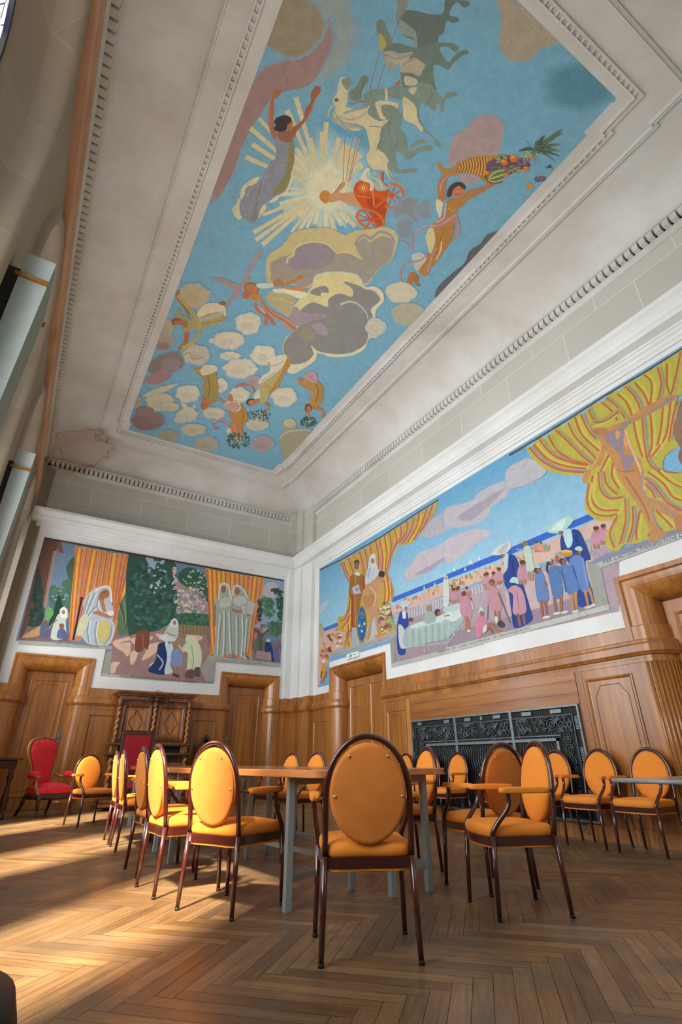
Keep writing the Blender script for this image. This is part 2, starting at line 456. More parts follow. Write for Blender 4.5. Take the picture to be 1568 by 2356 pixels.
# ---------------------------------------------------------------- floor: herringbone oak
def build_floor():
    L, Wd = 0.70, 0.0799
    y0, x0 = 1.512, 2.088 - 0.55
    bm_v, bm_f, uvs, tones = [], [], [], []
    s2 = math.sqrt(2)
    def rot(u, v): return (x0 + (u + v) / s2, y0 + (v - u) / s2)
    g = .0011
    for m_ in range(-14, 8):
        for k in range(-140, 140):
            bu, bv = k * Wd + m_ * L, k * Wd - m_ * L
            for kind in (0, 1):
                if kind == 0: a, b_, c, d = bu, bv, bu + L, bv + Wd
                else: a, b_, c, d = bu, bv + Wd, bu + Wd, bv + Wd + L
                q = [rot(a + g, b_ + g), rot(c - g, b_ + g), rot(c - g, d - g), rot(a + g, d - g)]
                cx, cy_ = sum(p[0] for p in q) / 4, sum(p[1] for p in q) / 4
                if not (XL - .5 < cx < XR + .7 and YF - .5 < cy_ < YB + .7): continue
                i = len(bm_v)
                bm_v.extend([(p[0], p[1], 0) for p in q]); bm_f.append((i, i + 1, i + 2, i + 3))
                o = random.random() * 30
                uvs.append([(o, o), (o + L, o), (o + L, o + Wd), (o, o + Wd)] if kind == 0 else [(o, o + Wd), (o, o), (o + L, o), (o + L, o + Wd)])
                t = random.choice([.66, .80, .92, 1.0, 1.08, 1.2]) * random.uniform(.95, 1.05)
                wm = random.uniform(-.06, .05)
                tones.append((t * (1 + wm * .4), t, t * (1 - wm), 1))
    me = bpy.data.meshes.new('floor')
    me.from_pydata(bm_v, [], bm_f)
    ul = me.uv_layers.new(name='plank')
    ul.data.foreach_set('uv', [x for f in uvs for p in f for x in p])
    at = me.color_attributes.new('tone', 'FLOAT_COLOR', 'CORNER')
    at.data.foreach_set('color', [x for t in tones for _ in range(4) for x in t])
    me.materials.append(M['parquet'])
    # dark seam bed just under the planks, same object
    bm = bmesh.new(); bm.from_mesh(me)
    vs_ = [bm.verts.new(p) for p in ((XL - .5, YF - .5, -.0015), (XR + .8, YF - .5, -.0015), (XR + .8, YB + .8, -.0015), (XL - .5, YB + .8, -.0015))]
    f = bm.faces.new(vs_); f.material_index = 1
    bm.to_mesh(me); bm.free()
    me.materials.append(M['seam'])
    o = bpy.data.objects.new('floor', me); COL.objects.link(o)
    struct(o, 'worn oak herringbone parquet floor of the hall')
build_floor()

# ---------------------------------------------------------------- plain walls
def wall(name, f, u0, u1, v0, v1, holes, w=0):
    us = sorted({u0, u1, *[h[0] for h in holes], *[h[1] for h in holes]})
    vs_ = sorted({v0, 5.7, v1, *[h[2] for h in holes], *[h[3] for h in holes]})
    mb = MB(f)
    for a, b in zip(us, us[1:]):
        for c, d in zip(vs_, vs_[1:]):
            mu, mv = (a + b) / 2, (c + d) / 2
            if any(h[0] < mu < h[1] and h[2] < mv < h[3] for h in holes): continue
            mb.quad((a, c, w), (b, c, w), (b, d, w), (a, d, w), 0 if mv < 5.7 else 1)
    return mb
D3 = (8.554, 10.171, 2.451)      # right wall double door: inner opening u0,u1,top
D4 = (0.6, 3.076, 2.496)         # right wall portal
D1 = (0.009, 0.911, 2.515)       # back wall left door
D2 = (4.271, 5.230, 2.465)       # back wall right door
mb = wall('wall_right', Rw, YF, YB, 0, 7.6, [(8.269 + .045, 10.456 - .045, 0, 2.736 - .045), (.28 + .07, 3.396 - .07, 0, 2.816 - .07)])
struct(mb.build('wall_right', [M['plaster'], M['stone']]), 'long right wall, white plaster above oak panelling')
mb = wall('wall_back', Bw, XL, XR, 0, 7.6, [(-.276 + .045, 1.196 - .045, 0, 2.80 - .045), (3.986 + .045, 5.515 - .045, 0, 2.75 - .045)])
struct(mb.build('wall_back', [M['plaster'], M['stone']]), 'end wall of the hall, white plaster above oak panelling')
mb = MB(lambda u, v, w: (u, YF + w, v)); mb.quad((XL, 0, 0), (XR, 0, 0), (XR, 7.6, 0), (XL, 7.6, 0))
struct(mb.build('wall_front', M['plaster']), 'near end wall behind the viewer')

# window wall with four arched openings
A_, SPR, SILL, ZT = 1.03, 4.85, 0.85, 7.6
def arch_path(c, a, spr, n=20):
    return [(c - a, SILL)] + [(c - a * math.cos(PI * i / n), spr + a * math.sin(PI * i / n)) for i in range(n + 1)] + [(c + a, SILL)]
mb = MB(Lw)
edges = [YF, 3.46, 6.44, 9.42, YB]
for i, c in enumerate(WIN_Y):
    y0, y1 = edges[i], edges[i + 1]
    a = A_ + .14
    mb.quad((y0, 0, 0), (c - a, 0, 0), (c - a, SPR, 0), (y0, SPR, 0)); mb.quad((c + a, 0, 0), (y1, 0, 0), (y1, SPR, 0), (c + a, SPR, 0))
    mb.quad((c - a, 0, 0), (c + a, 0, 0), (c + a, SILL, 0), (c - a, SILL, 0))
    mb.quad((y0, SPR, 0), (c - a, SPR, 0), (c - a, ZT, 0), (y0, ZT, 0)); mb.quad((c + a, SPR, 0), (y1, SPR, 0), (y1, ZT, 0), (c + a, ZT, 0))
    pts = arch_path(c, a, SPR)[1:-1]
    for p, q in zip(pts, pts[1:]):
        mb.quad((p[0], p[1], 0), (q[0], q[1], 0), (q[0], ZT, 0), (p[0], ZT, 0))
    prof = [(-.14, 0), (-.13, .03), (-.08, .055), (-.02, .05), (.02, .02), (.035, -.04), (.04, -.13), (.06, -.15), (.2, -.24), (.36, -.30), (.39, -.34)]
    rings = [[(u, v, w) for u, v in arch_path(c, A_ - d, SPR)] for d, w in prof]
    mb.loft(rings, False, False, True)
    mb.quad((c - A_, SILL, .06), (c + A_, SILL, .06), (c + A_, SILL, -.34), (c - A_, SILL, -.34))
struct(mb.build('wall_left', M['stone_shaded']), 'window wall with tall arched openings')
for i, c in enumerate(WIN_Y):
    a = A_ - .37
    mb = MB(Lw)
    pts = arch_path(c, a, SPR)
    low = [(u, v) for u, v in [(c - a, SILL), (c + a, SILL), (c + a, SPR - .35), (c - a, SPR - .35)]]
    mb.add([(u, v, -.335) for u, v in low], [(0, 1, 2, 3)], False, 1 if i < 3 else 0)  # lower pane of the farthest window made opaque to hold back the sun
    top = [(c - a, SPR - .35)] + pts[1:-1] + [(c + a, SPR - .35)]
    mb.add([(u, v, -.335) for u, v in top], [tuple(range(len(top)))], False, 0)
    wn = mb.build('window_%d' % (i + 1), [M['glass'], M['clear']])
    struct(wn, 'arched window %s, stained glass in its head' % ['nearest the viewer', 'second along the left wall', 'third along the left wall', 'farthest along the left wall'][i])
    mb = MB(Lw)
    mb.sweep(arch_path(c, a, SPR)[::-1], [(0, -.33), (0, -.30), (.04, -.30), (.04, -.33)], False)
    mb.box((c - .02, SILL, -.33), (c + .02, SPR + a, -.31)); mb.box((c - a, SPR - .38, -.33), (c + a, SPR - .33, -.305))
    for z in (1.9, 2.9, 3.8): mb.box((c - a, z - .015, -.33), (c + a, z + .015, -.312))
    mb.build('window_frame', M['lead'], wn)
# string course and corner pilaster of the window wall, floor bounce painted into their colour
M['warm'] = plaster('bounce_tinted_plaster', rgb(196, 158, 126), rgb(160, 116, 84))
mb = MB()
mb.sweep([(XL, YB), (XL, YF)], [(0, 6.02), (.07, 6.04), (.09, 6.10), (.055, 6.13), (.055, 6.16), (.10, 6.22), (.10, 6.29), (.05, 6.34), (0, 6.36)])
struct(mb.build('trim_1', M['warm']), 'moulded string course above the windows')

# ---------------------------------------------------------------- corner pilasters (plaster above panelling, stone above cornice)
CORNER = [(XR, 11.25), (XR - .118, 11.25), (XR - .118, 11.76), (XR - .19, 11.76), (XR - .19, 12.12), (5.60, 12.12), (5.60, YB)]
mb = MB()
mb.sweep(CORNER, [(0, 2.18), (0, 5.7)], caps=False); mb.sweep(CORNER, [(0, 5.7), (0, 7.3)], caps=False, mi=1)
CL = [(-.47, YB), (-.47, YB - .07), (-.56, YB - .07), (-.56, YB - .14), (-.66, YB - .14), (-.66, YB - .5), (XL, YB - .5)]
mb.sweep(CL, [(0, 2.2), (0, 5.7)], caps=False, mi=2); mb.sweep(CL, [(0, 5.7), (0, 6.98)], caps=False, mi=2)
struct(mb.build('trim_2', [M['plaster'], M['stone'], M['stone_shaded']]), 'stepped corner pilasters')  # far left pilaster uses the darkened stone, its shade and brown bounce painted in
# mural band surrounds: thin raised fillet beside the right mural
mb = MB(Rw)
mb.box((11.05, 2.2, 0), (11.25, 5.46, .012))
struct(mb.build('trim_3', M['plaster']), 'plain plaster strip beside the corner pilaster')

# ---------------------------------------------------------------- big cornice above the murals
mb = MB()
CORN = [(0, 5.40), (.03, 5.40), (.03, 5.44), (.055, 5.46), (.055, 5.50), (.09, 5.52), (.09, 5.545), (.12, 5.56), (.12, 5.58), (.25, 5.60), (.26, 5.63), (.29, 5.66), (.30, 5.71), (.34, 5.76), (.38, 5.79), (.385, 5.85), (0, 5.87)]
mb.sweep([(XR, YF), (XR, YB), (XL, YB)], CORN)
struct(mb.build('trim_4', M['plaster']), 'deep moulded cornice above the murals')
# dentil course
LOOP = [(XL, YF), (XR, YF), (XR, YB), (XL, YB)]
mb = MB()
mb.sweep(LOOP, [(0, 6.95), (.025, 6.95), (.025, 6.98), (.05, 7.0), (.05, 7.05), (.04, 7.06), (.0, 7.06), (.0, 7.165), (.14, 7.165), (.14, 7.20), (.10, 7.235), (.08, 7.24)], closed=True)
pit, bw = .104, .076
y = .1
while y < YB - .1:
    mb.box((XR - .12, y, 7.062), (XR + .0, y + bw, 7.16)); mb.box((XL + .0, y, 7.062), (XL + .12, y + bw, 7.16)); y += pit
x = XL + .15
while x < XR - .2:
    mb.box((x, YB - .12, 7.062), (x + bw, YB, 7.16)); x += pit
struct(mb.build('trim_5', M['ceiling']), 'dentil course below the ceiling cove')

# ---------------------------------------------------------------- ceiling: cove, flat field, mouldings
FX0, FX1, FY0, FY1 = .155, 5.075, .54, 11.57
mb = MB()
rings = []
for i in range(15):
    a = PI / 2 * i / 14
    k, zz = 1 - math.cos(a), 7.22 + (ZC - 7.22) * math.sin(a)
    w0 = .08
    x0, x1 = XL + w0 + (FX0 - XL - w0) * k, XR - w0 + (FX1 - XR + w0) * k
    y0, y1 = YF + w0 + (FY0 - YF - w0) * k, YB - w0 + (FY1 - YB + w0) * k
    rings.append([(x0, y0, zz), (x1, y0, zz), (x1, y1, zz), (x0, y1, zz)])
mb.loft(rings, True, False, True)
mb.quad((FX0, FY0, ZC), (FX1, FY0, ZC), (FX1, FY1, ZC), (FX0, FY1, ZC))
o = mb.build('ceiling', M['ceiling'])
me = o.data
bm = bmesh.new(); bm.from_mesh(me)
for e in bm.edges:                       # keep the four cove corners crisp
    d = (e.verts[0].co - e.verts[1].co)
    if abs(d.x) > .001 and abs(d.y) > .001 and abs(d.z) > 1e-5: e.smooth = False
bm.to_mesh(me); bm.free()
struct(o, 'coved plaster ceiling')
def notched(x0, x1, y0, y1, d=.06, l=.42):
    return [(x0 + d, y0), (x1 - d, y0), (x1 - d, y0 + l), (x1, y0 + l), (x1, y1 - l), (x1 - d, y1 - l), (x1 - d, y1), (x0 + d, y1), (x0 + d, y1 - l), (x0, y1 - l), (x0, y0 + l), (x0 + d, y0 + l)]
mb = MB()
mb.sweep(notched(FX0, FX1, FY0, FY1), [(0, ZC), (0, ZC - .03), (.018, ZC - .04), (.026, ZC - .012), (.036, ZC - .012), (.044, ZC - .034), (.064, ZC - .028), (.07, ZC)], closed=True)
struct(mb.build('trim_6', M['ceiling']), 'plain fillet moulding around the ceiling field')
mb = MB()
EX0, EX1, EY0, EY1 = .46, 4.66, .88, 10.985
E1 = notched(EX0, EX1, EY0, EY1)
mb.sweep(E1, [(-.01, ZC), (-.01, ZC - .04), (.016, ZC - .045), (.016, ZC - .008), (.058, ZC - .008), (.058, ZC - .045), (.082, ZC - .04), (.082, ZC)], closed=True)
y = EY0 + .5
while y < EY1 - .5:
    mb.box((EX0 + .016, y, ZC - .036), (EX0 + .058, y + .03, ZC)); mb.box((EX1 - .058, y, ZC - .036), (EX1 - .016, y + .03, ZC)); y += .085
x = EX0 + .12
while x < EX1 - .1:
    mb.box((x, EY0 + .016, ZC - .036), (x + .03, EY0 + .058, ZC)); mb.box((x, EY1 - .058, ZC - .036), (x + .03, EY1 - .016, ZC)); x += .085
struct(mb.build('trim_7', M['ceiling']), 'ladder patterned moulding around the ceiling painting')

# ---------------------------------------------------------------- oak panelling
def up(*a): return list(a)
WAIN = [(0, 0), (.045, 0), (.045, .13), (.035, .15), (.02, .16), (.02, 1.80), (.03, 1.80), (.03, 1.84), (.02, 1.845), (.02, 1.87), (.05, 1.875), (.058, 1.89), (.075, 1.91), (.075, 1.985), (.06, 2.01), (.062, 2.03), (.05, 2.045), (.02, 2.05), (.02, 2.20), (.015, 2.21), (0, 2.21)]
r3, r4, rb = .24, .25, .24
pathR1 = [(XR + .34, D4[1])] + arc(XR + r4, D4[1] + r4, r4, 1.5 * PI, PI, 10) + arc(XR + r3, D3[0] - r3, r3, PI, .5 * PI, 10) + [(XR + .34, D3[0])]
pathR2 = [(XR + .34, D3[1])] + arc(XR + r3, D3[1] + r3, r3, 1.5 * PI, PI, 10) + CORNER + arc(D2[1] + rb, YB + rb, rb, 1.5 * PI, PI, 10) + [(D2[1], YB + .34)]
pathB2 = [(D2[0], YB + .34)] + arc(D2[0] - rb, YB + rb, rb, 0, -.5 * PI, 10) + arc(D1[1] + rb, YB + rb, rb, 1.5 * PI, PI, 10) + [(D1[1], YB + .34)]
pathB3 = [(D1[0], YB + .34)] + arc(D1[0] - rb, YB + rb, rb, 0, -.5 * PI, 10) + CL
def raised(mb, f, u0, u1, v0, v1, w=.02, cut=0, mi=1):
    """mitred panel moulding with a raised field"""
    g = MB(f)
    path = [(u0, v0), (u1, v0), (u1, v1), (u0, v1)]
    g.sweep(path, [(0, w), (0, w + .012), (.018, w + .016), (.03, w + .004), (.05, w - .006), (.055, w - .006)], closed=True)
    b = .055
    g.quad((u0 + b, v0 + b, w - .006), (u1 - b, v0 + b, w - .006), (u1 - b, v1 - b, w - .006), (u0 + b, v1 - b, w - .006), mi)
    i = .085; k = min(.16, (u1 - u0) * .22)
    P = [(u0 + i, v0 + i), (u1 - i, v0 + i), (u1 - i, v1 - i - k), (u1 - i - k * .7, v1 - i), (u0 + i + k * .7, v1 - i), (u0 + i, v1 - i - k)]
    g.sweep(P, [(0, w - .006), (.004, w), (.010, w), (.014, w - .003)], closed=True, mi=mi)
    g.add([(a, c, w - .0035) for a, c in P], [tuple(range(len(P)))], False, mi)
    o = len(mb.v); mb.v.extend(g.v)
    mb.fc.extend([[q + o for q in fc] for fc in g.fc]); mb.sm.extend(g.sm); mb.mi.extend(g.mi); mb.col.extend(g.col)
mb = MB(); mb.sweep(pathR1, WAIN)
raised(mb, Rw, 3.46, 4.06, .28, 1.70); raised(mb, Rw, 7.69, 8.27, .28, 1.65)
g = MB(Rw)                                # boards over the radiator grille, and the stiles beside it
for v0, v1 in ((1.435, 1.556), (1.56, 1.702), (1.706, 1.80)): g.box((4.19, v0, .018), (7.545, v1, .034), 2)
g.box((7.548, .16, .018), (7.655, 1.80, .042), 1); g.box((4.10, .16, .018), (4.186, 1.80, .026), 0)
o = len(mb.v); mb.v.extend(g.v); mb.fc.extend([[q + o for q in fc] for fc in g.fc]); mb.sm.extend(g.sm); mb.mi.extend(g.mi); mb.col.extend(g.col)
for k in range(9):                        # flutes on the portal jamb
    a = 1.5 * PI - (k + .8) * .5 * PI / 10.5
    x, y = XR + r4 + (r4 + .022) * math.cos(a), D4[1] + r4 + (r4 + .022) * math.sin(a)
    mb.tube([(x, y, .16), (x, y, 1.80)], .016, 8)
struct(mb.build('trim_8', [M['oak'], M['oak_light'], M['oak_y']]), 'oak panelling along the right wall')
mb = MB(); mb.sweep(pathR2, WAIN)
raised(mb, Rw, 10.53, 11.16, .28, 1.64)
struct(mb.build('trim_9', [M['oak'], M['oak_light']]), 'oak panelling round the far right corner')
mb = MB(); mb.sweep(pathB2, WAIN)
raised(mb, Bw, 1.29, 1.95, .28, 1.70); raised(mb, Bw, 3.44, 3.98, .28, 1.67); raised(mb, Bw, 2.1, 3.3, .28, 1.67)
struct(mb.build('trim_10', [M['oak'], M['oak_light']]), 'oak panelling along the end wall between its doors')
mb = MB(); mb.sweep(pathB3, WAIN)
struct(mb.build('trim_11', [M['oak'], M['oak_light']]), 'oak panelling in the far left corner')

# ---------------------------------------------------------------- doors
def door(n, f, D, outer, top, flat, r, label, leaves, mats, handle=None, z0=2.05):
    u0, u1, vt = D
    d = MB(f)
    prof = [(0, 0), (0, .028), (flat * .8, .028), (flat, .008)]
    prof += [(flat + r * math.sin(t), -r * (1 - math.cos(t))) for t in [PI / 2 * i / 10 for i in range(11)]] + [(flat + r, -.34)]
    d.sweep([(outer[1], z0), (outer[1], top), (outer[0], top), (outer[0], z0)], prof, mi=0)
    # leaf
    w = -.30
    a0, a1 = u0 - .0, u1 + .0
    d.box((a0 - .02, 0, w - .06), (a1 + .02, vt + .05, w - .02), 0)
    k = (a1 - a0) / leaves
    for i in range(leaves):
        p0, p1 = a0 + i * k + .006, a0 + (i + 1) * k - .006
        d.box((p0, .008, w - .02), (p1, vt - .02, w + .012), 1)
        raised(d, f, p0 + .10, p1 - .10, .22, vt - .16, w + .012, mi=2)
        if leaves == 2 and i == 0: d.box((p1 - .02, .01, w + .012), (p1 + .03, vt - .03, w + .026), 1)
    o = struct(d.build('door_%d' % n, mats), label)
    if handle:
        h = MB(f); u, v, sgn = handle
        h.box((u - .035, v - .13, w + .012), (u + .035, v + .13, w + .02))
        h.tube([(u, v, w + .02), (u, v, w + .06), (u + sgn * .11, v, w + .065)], .010, 8)
        h.build('door_handle', M['iron_light'], o)
    hg = MB(f)
    for v in (.3, 1.2, 2.1): hg.tube([(a1 - .008, v - .05, w + .02), (a1 - .008, v + .05, w + .02)], .012, 8)
    hg.build('hinge', M['iron'], o)
    return o
om = [M['oak'], M['oak'], M['oak_light']]
door(1, Bw, D1, (-.276, 1.196), 2.80, .045, rb, 'single oak door at the left end of the far wall', 1, [M['oak'], M['oak'], M['oak']], (.84, 1.25, -1))
door(2, Bw, D2, (3.986, 5.515), 2.75, .045, rb, 'single oak door at the right end of the far wall', 1, [M['oak'], M['oak'], M['oak']], (4.35, 1.25, 1))
door(3, Rw, D3, (8.269, 10.456), 2.736, .045, r3, 'oak double door on the right wall near the far corner', 2, om, (9.40, 1.15, -1))
door(4, Rw, D4, (.28, 3.396), 2.816, .07, r4, 'wide oak portal at the right edge of the photo', 2, om, (1.9, 1.15, -1))
# ---------------------------------------------------------------- oval-back armchair, built once
def ell(cx, cz, rx, rz, n=32): return [(cx + rx * math.cos(2 * PI * i / n), cz + rz * math.sin(2 * PI * i / n)) for i in range(n)]
TILT = math.radians(8)
def tilt(x, z, d):                       # point on the leaning back plane, d = forward offset
    zz = z - .45
    return (x, -.205 - zz * math.sin(TILT) + d * math.cos(TILT), .45 + zz * math.cos(TILT) + d * math.sin(TILT))
def make_chair(label):
    t = thing('oval_back_armchair', (0, 0, 0), 0, label, 'chair', 'oval-backed orange armchairs')
    for sx in (-1, 1):
        l = MB(); l.tube([(sx * .221, -.222, .012), (sx * .214, -.212, .2), (sx * .208, -.202, .40)], [.0125, .0148, .0155], 12)
        lo = l.build('leg', M['frame'], t)
        f = MB(); f.lathe([(.0138, 0), (.0138, .014), (.012, .017)], (sx * .221, -.222, 0), 12); f.build('rubber_foot', M['rubber'], lo)
        l = MB(); l.tube([(sx * .232, .215, .012), (sx * .228, .206, .2), (sx * .224, .196, .40)], [.0125, .0148, .0155], 12)
        lo = l.build('leg', M['frame'], t)
        f = MB(); f.lathe([(.0138, 0), (.0138, .014), (.012, .017)], (sx * .232, .215, 0), 12); f.build('rubber_foot', M['rubber'], lo)
        a = MB()
        a.tube(smooth2([(sx * .224, .196, .395), (sx * .226, .193, .425), (sx * .234, .155, .475), (sx * .246, .105, .53), (sx * .252, .082, .575), (sx * .254, .082, .628)], False, 5), .0145, 12)
        a.build('arm_support', M['frame'], t)
        p = MB()
        O = [(sx * .254 + dx, y) for dx, y in smooth2([(-.020, -.17), (-.026, -.05), (-.027, .06), (-.022, .125), (0, .138), (.022, .125), (.027, .06), (.026, -.05), (.020, -.17), (0, -.178)], True, 3)]
        p.cushion(O, .625, .657, .003)
        ar = p.build('armrest', M['velvet'], t)
        b = MB(); b.tube([tilt(sx * .206, .645, -.006), (sx * .25, -.165, .632)], .007, 8); b.build('bracket', M['frame'], ar)
    # loop of the back
    up_ = []
    rx, zc, rz = .207, .655, .265
    pts = [tilt(-rx, z, 0) for z in (.40, .48, .56, .62)] + [tilt(rx * math.cos(a), zc + rz * math.sin(a), 0) for a in [PI - PI * i / 26 for i in range(27)]] + [tilt(rx, z, 0) for z in (.62, .56, .48, .40)]
    m = MB(); m.tube(pts, .0148, 12); m.build('back_frame', M['frame'], t)
    # oval pad
    m = MB()
    e = ell(0, .668, .190, .224, 36)
    st = [(.97, -.012), (1.0, -.006), (1.0, .010), (.97, .020), (.86, .028), (.55, .034), (.2, .036), (.02, .036)]
    m.loft([[tilt(x * k, .668 + (z - .668) * k, d) for x, z in e] for k, d in st], True, True, True)
    pad = m.build('backrest', M['velvet'], t)
    m = MB()
    m.loft([[tilt(x * k, .668 + (z - .668) * k, d) for x, z in e] for k, d in [(.97, -.012), (.985, -.016), (.975, -.021), (.9, -.024), (.02, -.024)]], True, True, True)
    m.build('back_cover', M['velvet_back'], pad)
    for sx, z in ((-.095, .832), (.095, .832), (-.166, .655), (.166, .655)):
        m = MB(); c = tilt(sx, z, -.025)
        m.lathe([(.0001, -.006), (.004, -.006), (.0065, -.003), (.007, .002)], c, 10, 0, 'y'); m.build('screw', M['chrome'], pad)
    # seat
    O = smooth2([(-.196, -.2), (-.214, 0), (-.222, .13), (-.205, .205), (-.1, .232), (0, .238), (.1, .232), (.205, .205), (.222, .13), (.214, 0), (.196, -.2), (0, -.212)], True, 4)
    m = MB(); m.cushion(O, .392, .458, .016); seat = m.build('seat', M['velvet'], t)
    F = smooth2([(-.20, -.205), (-.216, 0), (-.226, .14), (-.215, .2), (-.1, .232), (0, .24), (.1, .232), (.215, .2), (.226, .14), (.216, 0), (.20, -.205), (0, -.212)], True, 3)
    m = MB(); m.loft([[(x * k, y * k, z) for x, y in F] for k, z in ((.96, .352), (1, .354), (1, .394), (.96, .396))], True, True, False); m.build('seat_frame', M['frame'], t)
    m = MB(); m.loft([[(x * k, y * k, z) for x, y in F] for k, z in ((.93, .338), (.965, .341), (.965, .351), (.94, .353))], True, True, False); m.build('seat_board', M['piping'], t)
    return t
def ang(dx, dy): return math.atan2(-dx, dy)          # chair front is local +y
CH = [  # x, y, facing, label
 (1.675, 2.585, (.215, .435), 'nearest orange oval-back armchair, its back turned squarely to the viewer at the table end'),
 (1.395, 3.675, (.375, .19), 'bright yellow-lit oval-back armchair drawn up left of the nearest table leg'),
 (1.25, 4.36, (.425, .02), 'orange oval-back armchair directly behind the bright yellow one on the window side'),
 (1.30, 5.12, (1, .01), 'oval-back armchair seen nearly edge-on, third along the window side of the table'),
 (1.385, 6.52, (1, -.05), 'slim edge-on oval-back armchair, fourth along the window side of the table'),
 (1.41, 7.13, (1, -.05), 'farthest edge-on oval-back armchair on the window side of the table'),
 (1.22, 9.18, (.34, -.94), 'lone oval-back armchair with shaded brown back beside the red velvet armchair'),
 (2.85, 2.705, (-.41, .175), 'near right oval-back armchair turned left, its bright narrow oval in profile'),
 (3.185, 3.245, (.02, 1), 'oval-back armchair showing its shaded back behind the near right one'),
 (3.085, 4.115, (-.97, .24), 'orange oval-back armchair facing the right end of the table, in front of the black grille'),
 (5.545, 7.6, (-1, 0), 'oval-back armchair by the wall left of the grille, almost hidden by the nearest chair'),
 (5.545, 6.93, (-1, .03), 'wall-side oval-back armchair tucked behind the chair at the right table end'),
 (5.545, 6.33, (-1, .03), 'oval-back armchair against the black grille, left of the shaded back view chair'),
 (5.545, 5.26, (-1, .03), 'oval-back armchair against the grille, only a sliver showing left of the bright profile chair'),
 (5.545, 4.60, (-1, .03), 'oval-back armchair against the right end of the grille'),
 (5.55, 4.02, (-1, .02), 'oval-back armchair against the oak panel just right of the grille'),
 (5.565, 3.44, (-1, -.02), 'rightmost oval-back armchair against the wall, behind the small side table'),
 (3.30, 7.30, (-.95, -.12), 'left one of two small oval backs seen above the far tabletop'),
 (3.30, 6.55, (-.95, -.12), 'right one of two small oval backs seen above the far tabletop'),
]
proto = None
for i, (x, y, d, lab) in enumerate(CH):
    if proto is None:
        proto = make_chair(lab); c = proto
    else:
        c = copy_tree(proto); c['label'] = lab
    c.location = (x, y, 0); c.rotation_euler = (0, 0, ang(*d))
# ---------------------------------------------------------------- meeting tables
def make_table(label, name, corners, legs, ztop=.757, th=.044, cross=True, group='long meeting tables'):
    cx = sum(p[0] for p in corners) / 4; cy_ = sum(p[1] for p in corners) / 4
    t = thing(name, (cx, cy_, 0), 0, label, 'table', group)
    def rounded(r):
        out = []
        n = len(corners)
        for i in range(n):
            p, a, b = Vector(corners[i]), Vector(corners[i - 1]), Vector(corners[(i + 1) % n])
            u, v = (a - p).normalized(), (b - p).normalized()
            for k in range(6):
                s = k / 5
                q = (p + u * r) * (1 - s) ** 2 + p * 2 * s * (1 - s) + (p + v * r) * s * s
                out.append((q.x - cx, q.y - cy_))
        return out
    O = rounded(.06)
    m = MB(); m.loft([[(x * k, y * k, z) for x, y in O] for k, z in ((.985, ztop - th), (1, ztop - th + .004), (1, ztop - .004), (.994, ztop))], True, True, False)
    m.build('tabletop', M['tabletop'], t)
    for x, y in legs:
        m = MB(); m.box((x - cx - .022, y - cy_ - .022, 0), (x - cx + .022, y - cy_ + .022, ztop - th)); m.build('leg', M['steel'], t, bevel=.003)
    for a, b in ((0, 1), (2, 3)):
        m = MB(); p, q = legs[a], legs[b]
        m.bar((p[0] - cx, p[1] - cy_, .16), (q[0] - cx, q[1] - cy_, .16), .02, .035); m.build('crossbar', M['steel'], t)
        m = MB(); m.bar((p[0] - cx, p[1] - cy_, ztop - th - .025), (q[0] - cx, q[1] - cy_, ztop - th - .025), .03, .045); m.build('top_rail', M['steel'], t)
    if cross:
        a = ((legs[1][0] - cx), (legs[1][1] - cy_), .16); b = ((legs[2][0] - cx), (legs[2][1] - cy_), .16)
        m = MB(); m.bar(a, b, .02, .035); m.build('stretcher', M['steel'], t)
    return t
make_table('near left wooden meeting table with pale lit long edge and grey steel legs', 'meeting_table',
           [(1.575, 2.92), (2.34, 2.98), (2.15, 5.50), (1.355, 5.49)], [(1.64, 3.38), (2.29, 3.70), (2.13, 5.27), (1.46, 5.40)])
make_table('near right meeting table with dark shaded end edge and a bright grey crossbar', 'meeting_table',
           [(2.36, 3.235), (2.85, 3.235), (2.80, 5.75), (2.30, 5.75)], [(2.40, 3.36), (2.70, 3.35), (2.66, 5.4), (2.38, 5.4)])
make_table('far meeting table on grey legs, nearest the carved oak cupboard', 'meeting_table',
           [(1.42, 5.56), (2.22, 5.56), (2.42, 8.75), (1.62, 8.75)], [(1.49, 6.12), (2.1, 6.12), (2.26, 8.6), (1.70, 8.63)])
make_table('far right meeting table, in front of the two small oval backs', 'meeting_table',
           [(2.32, 5.80), (2.82, 5.80), (2.98, 8.75), (2.48, 8.75)], [(2.42, 6.2), (2.74, 6.2), (2.86, 8.55), (2.55, 8.55)])
# small side table at the right edge
a, b = on(1413, 1793, 2, .70), on(1568, 1798, 2, .70)
t = thing('side_table', (3.75, 2.05, 0), 0, 'thin-topped table with a grey metal rim cut off by the right edge of the photo', 'table')
m = MB(); m.box((3.19 - 3.75, 1.62 - 2.05, .685), (4.35 - 3.75, 2.12 - 2.05, .703)); m.build('tabletop', M['tabletop'], t, bevel=.004)
m = MB(); P = [(3.18 - 3.75, 1.61 - 2.05), (4.36 - 3.75, 1.61 - 2.05), (4.36 - 3.75, 2.13 - 2.05), (3.18 - 3.75, 2.13 - 2.05)]
m.tube([(x, y, .693) for x, y in P], .012, 8, True); m.build('rim', M['steel'], t)
for x, y in ((4.3, 1.66), (4.3, 2.08), (3.95, 1.66), (3.95, 2.08)):
    m = MB(); m.tube([(x - 3.75, y - 2.05, 0), (x - 3.75, y - 2.05, .69)], .012, 8); m.build('leg', M['steel'], t)

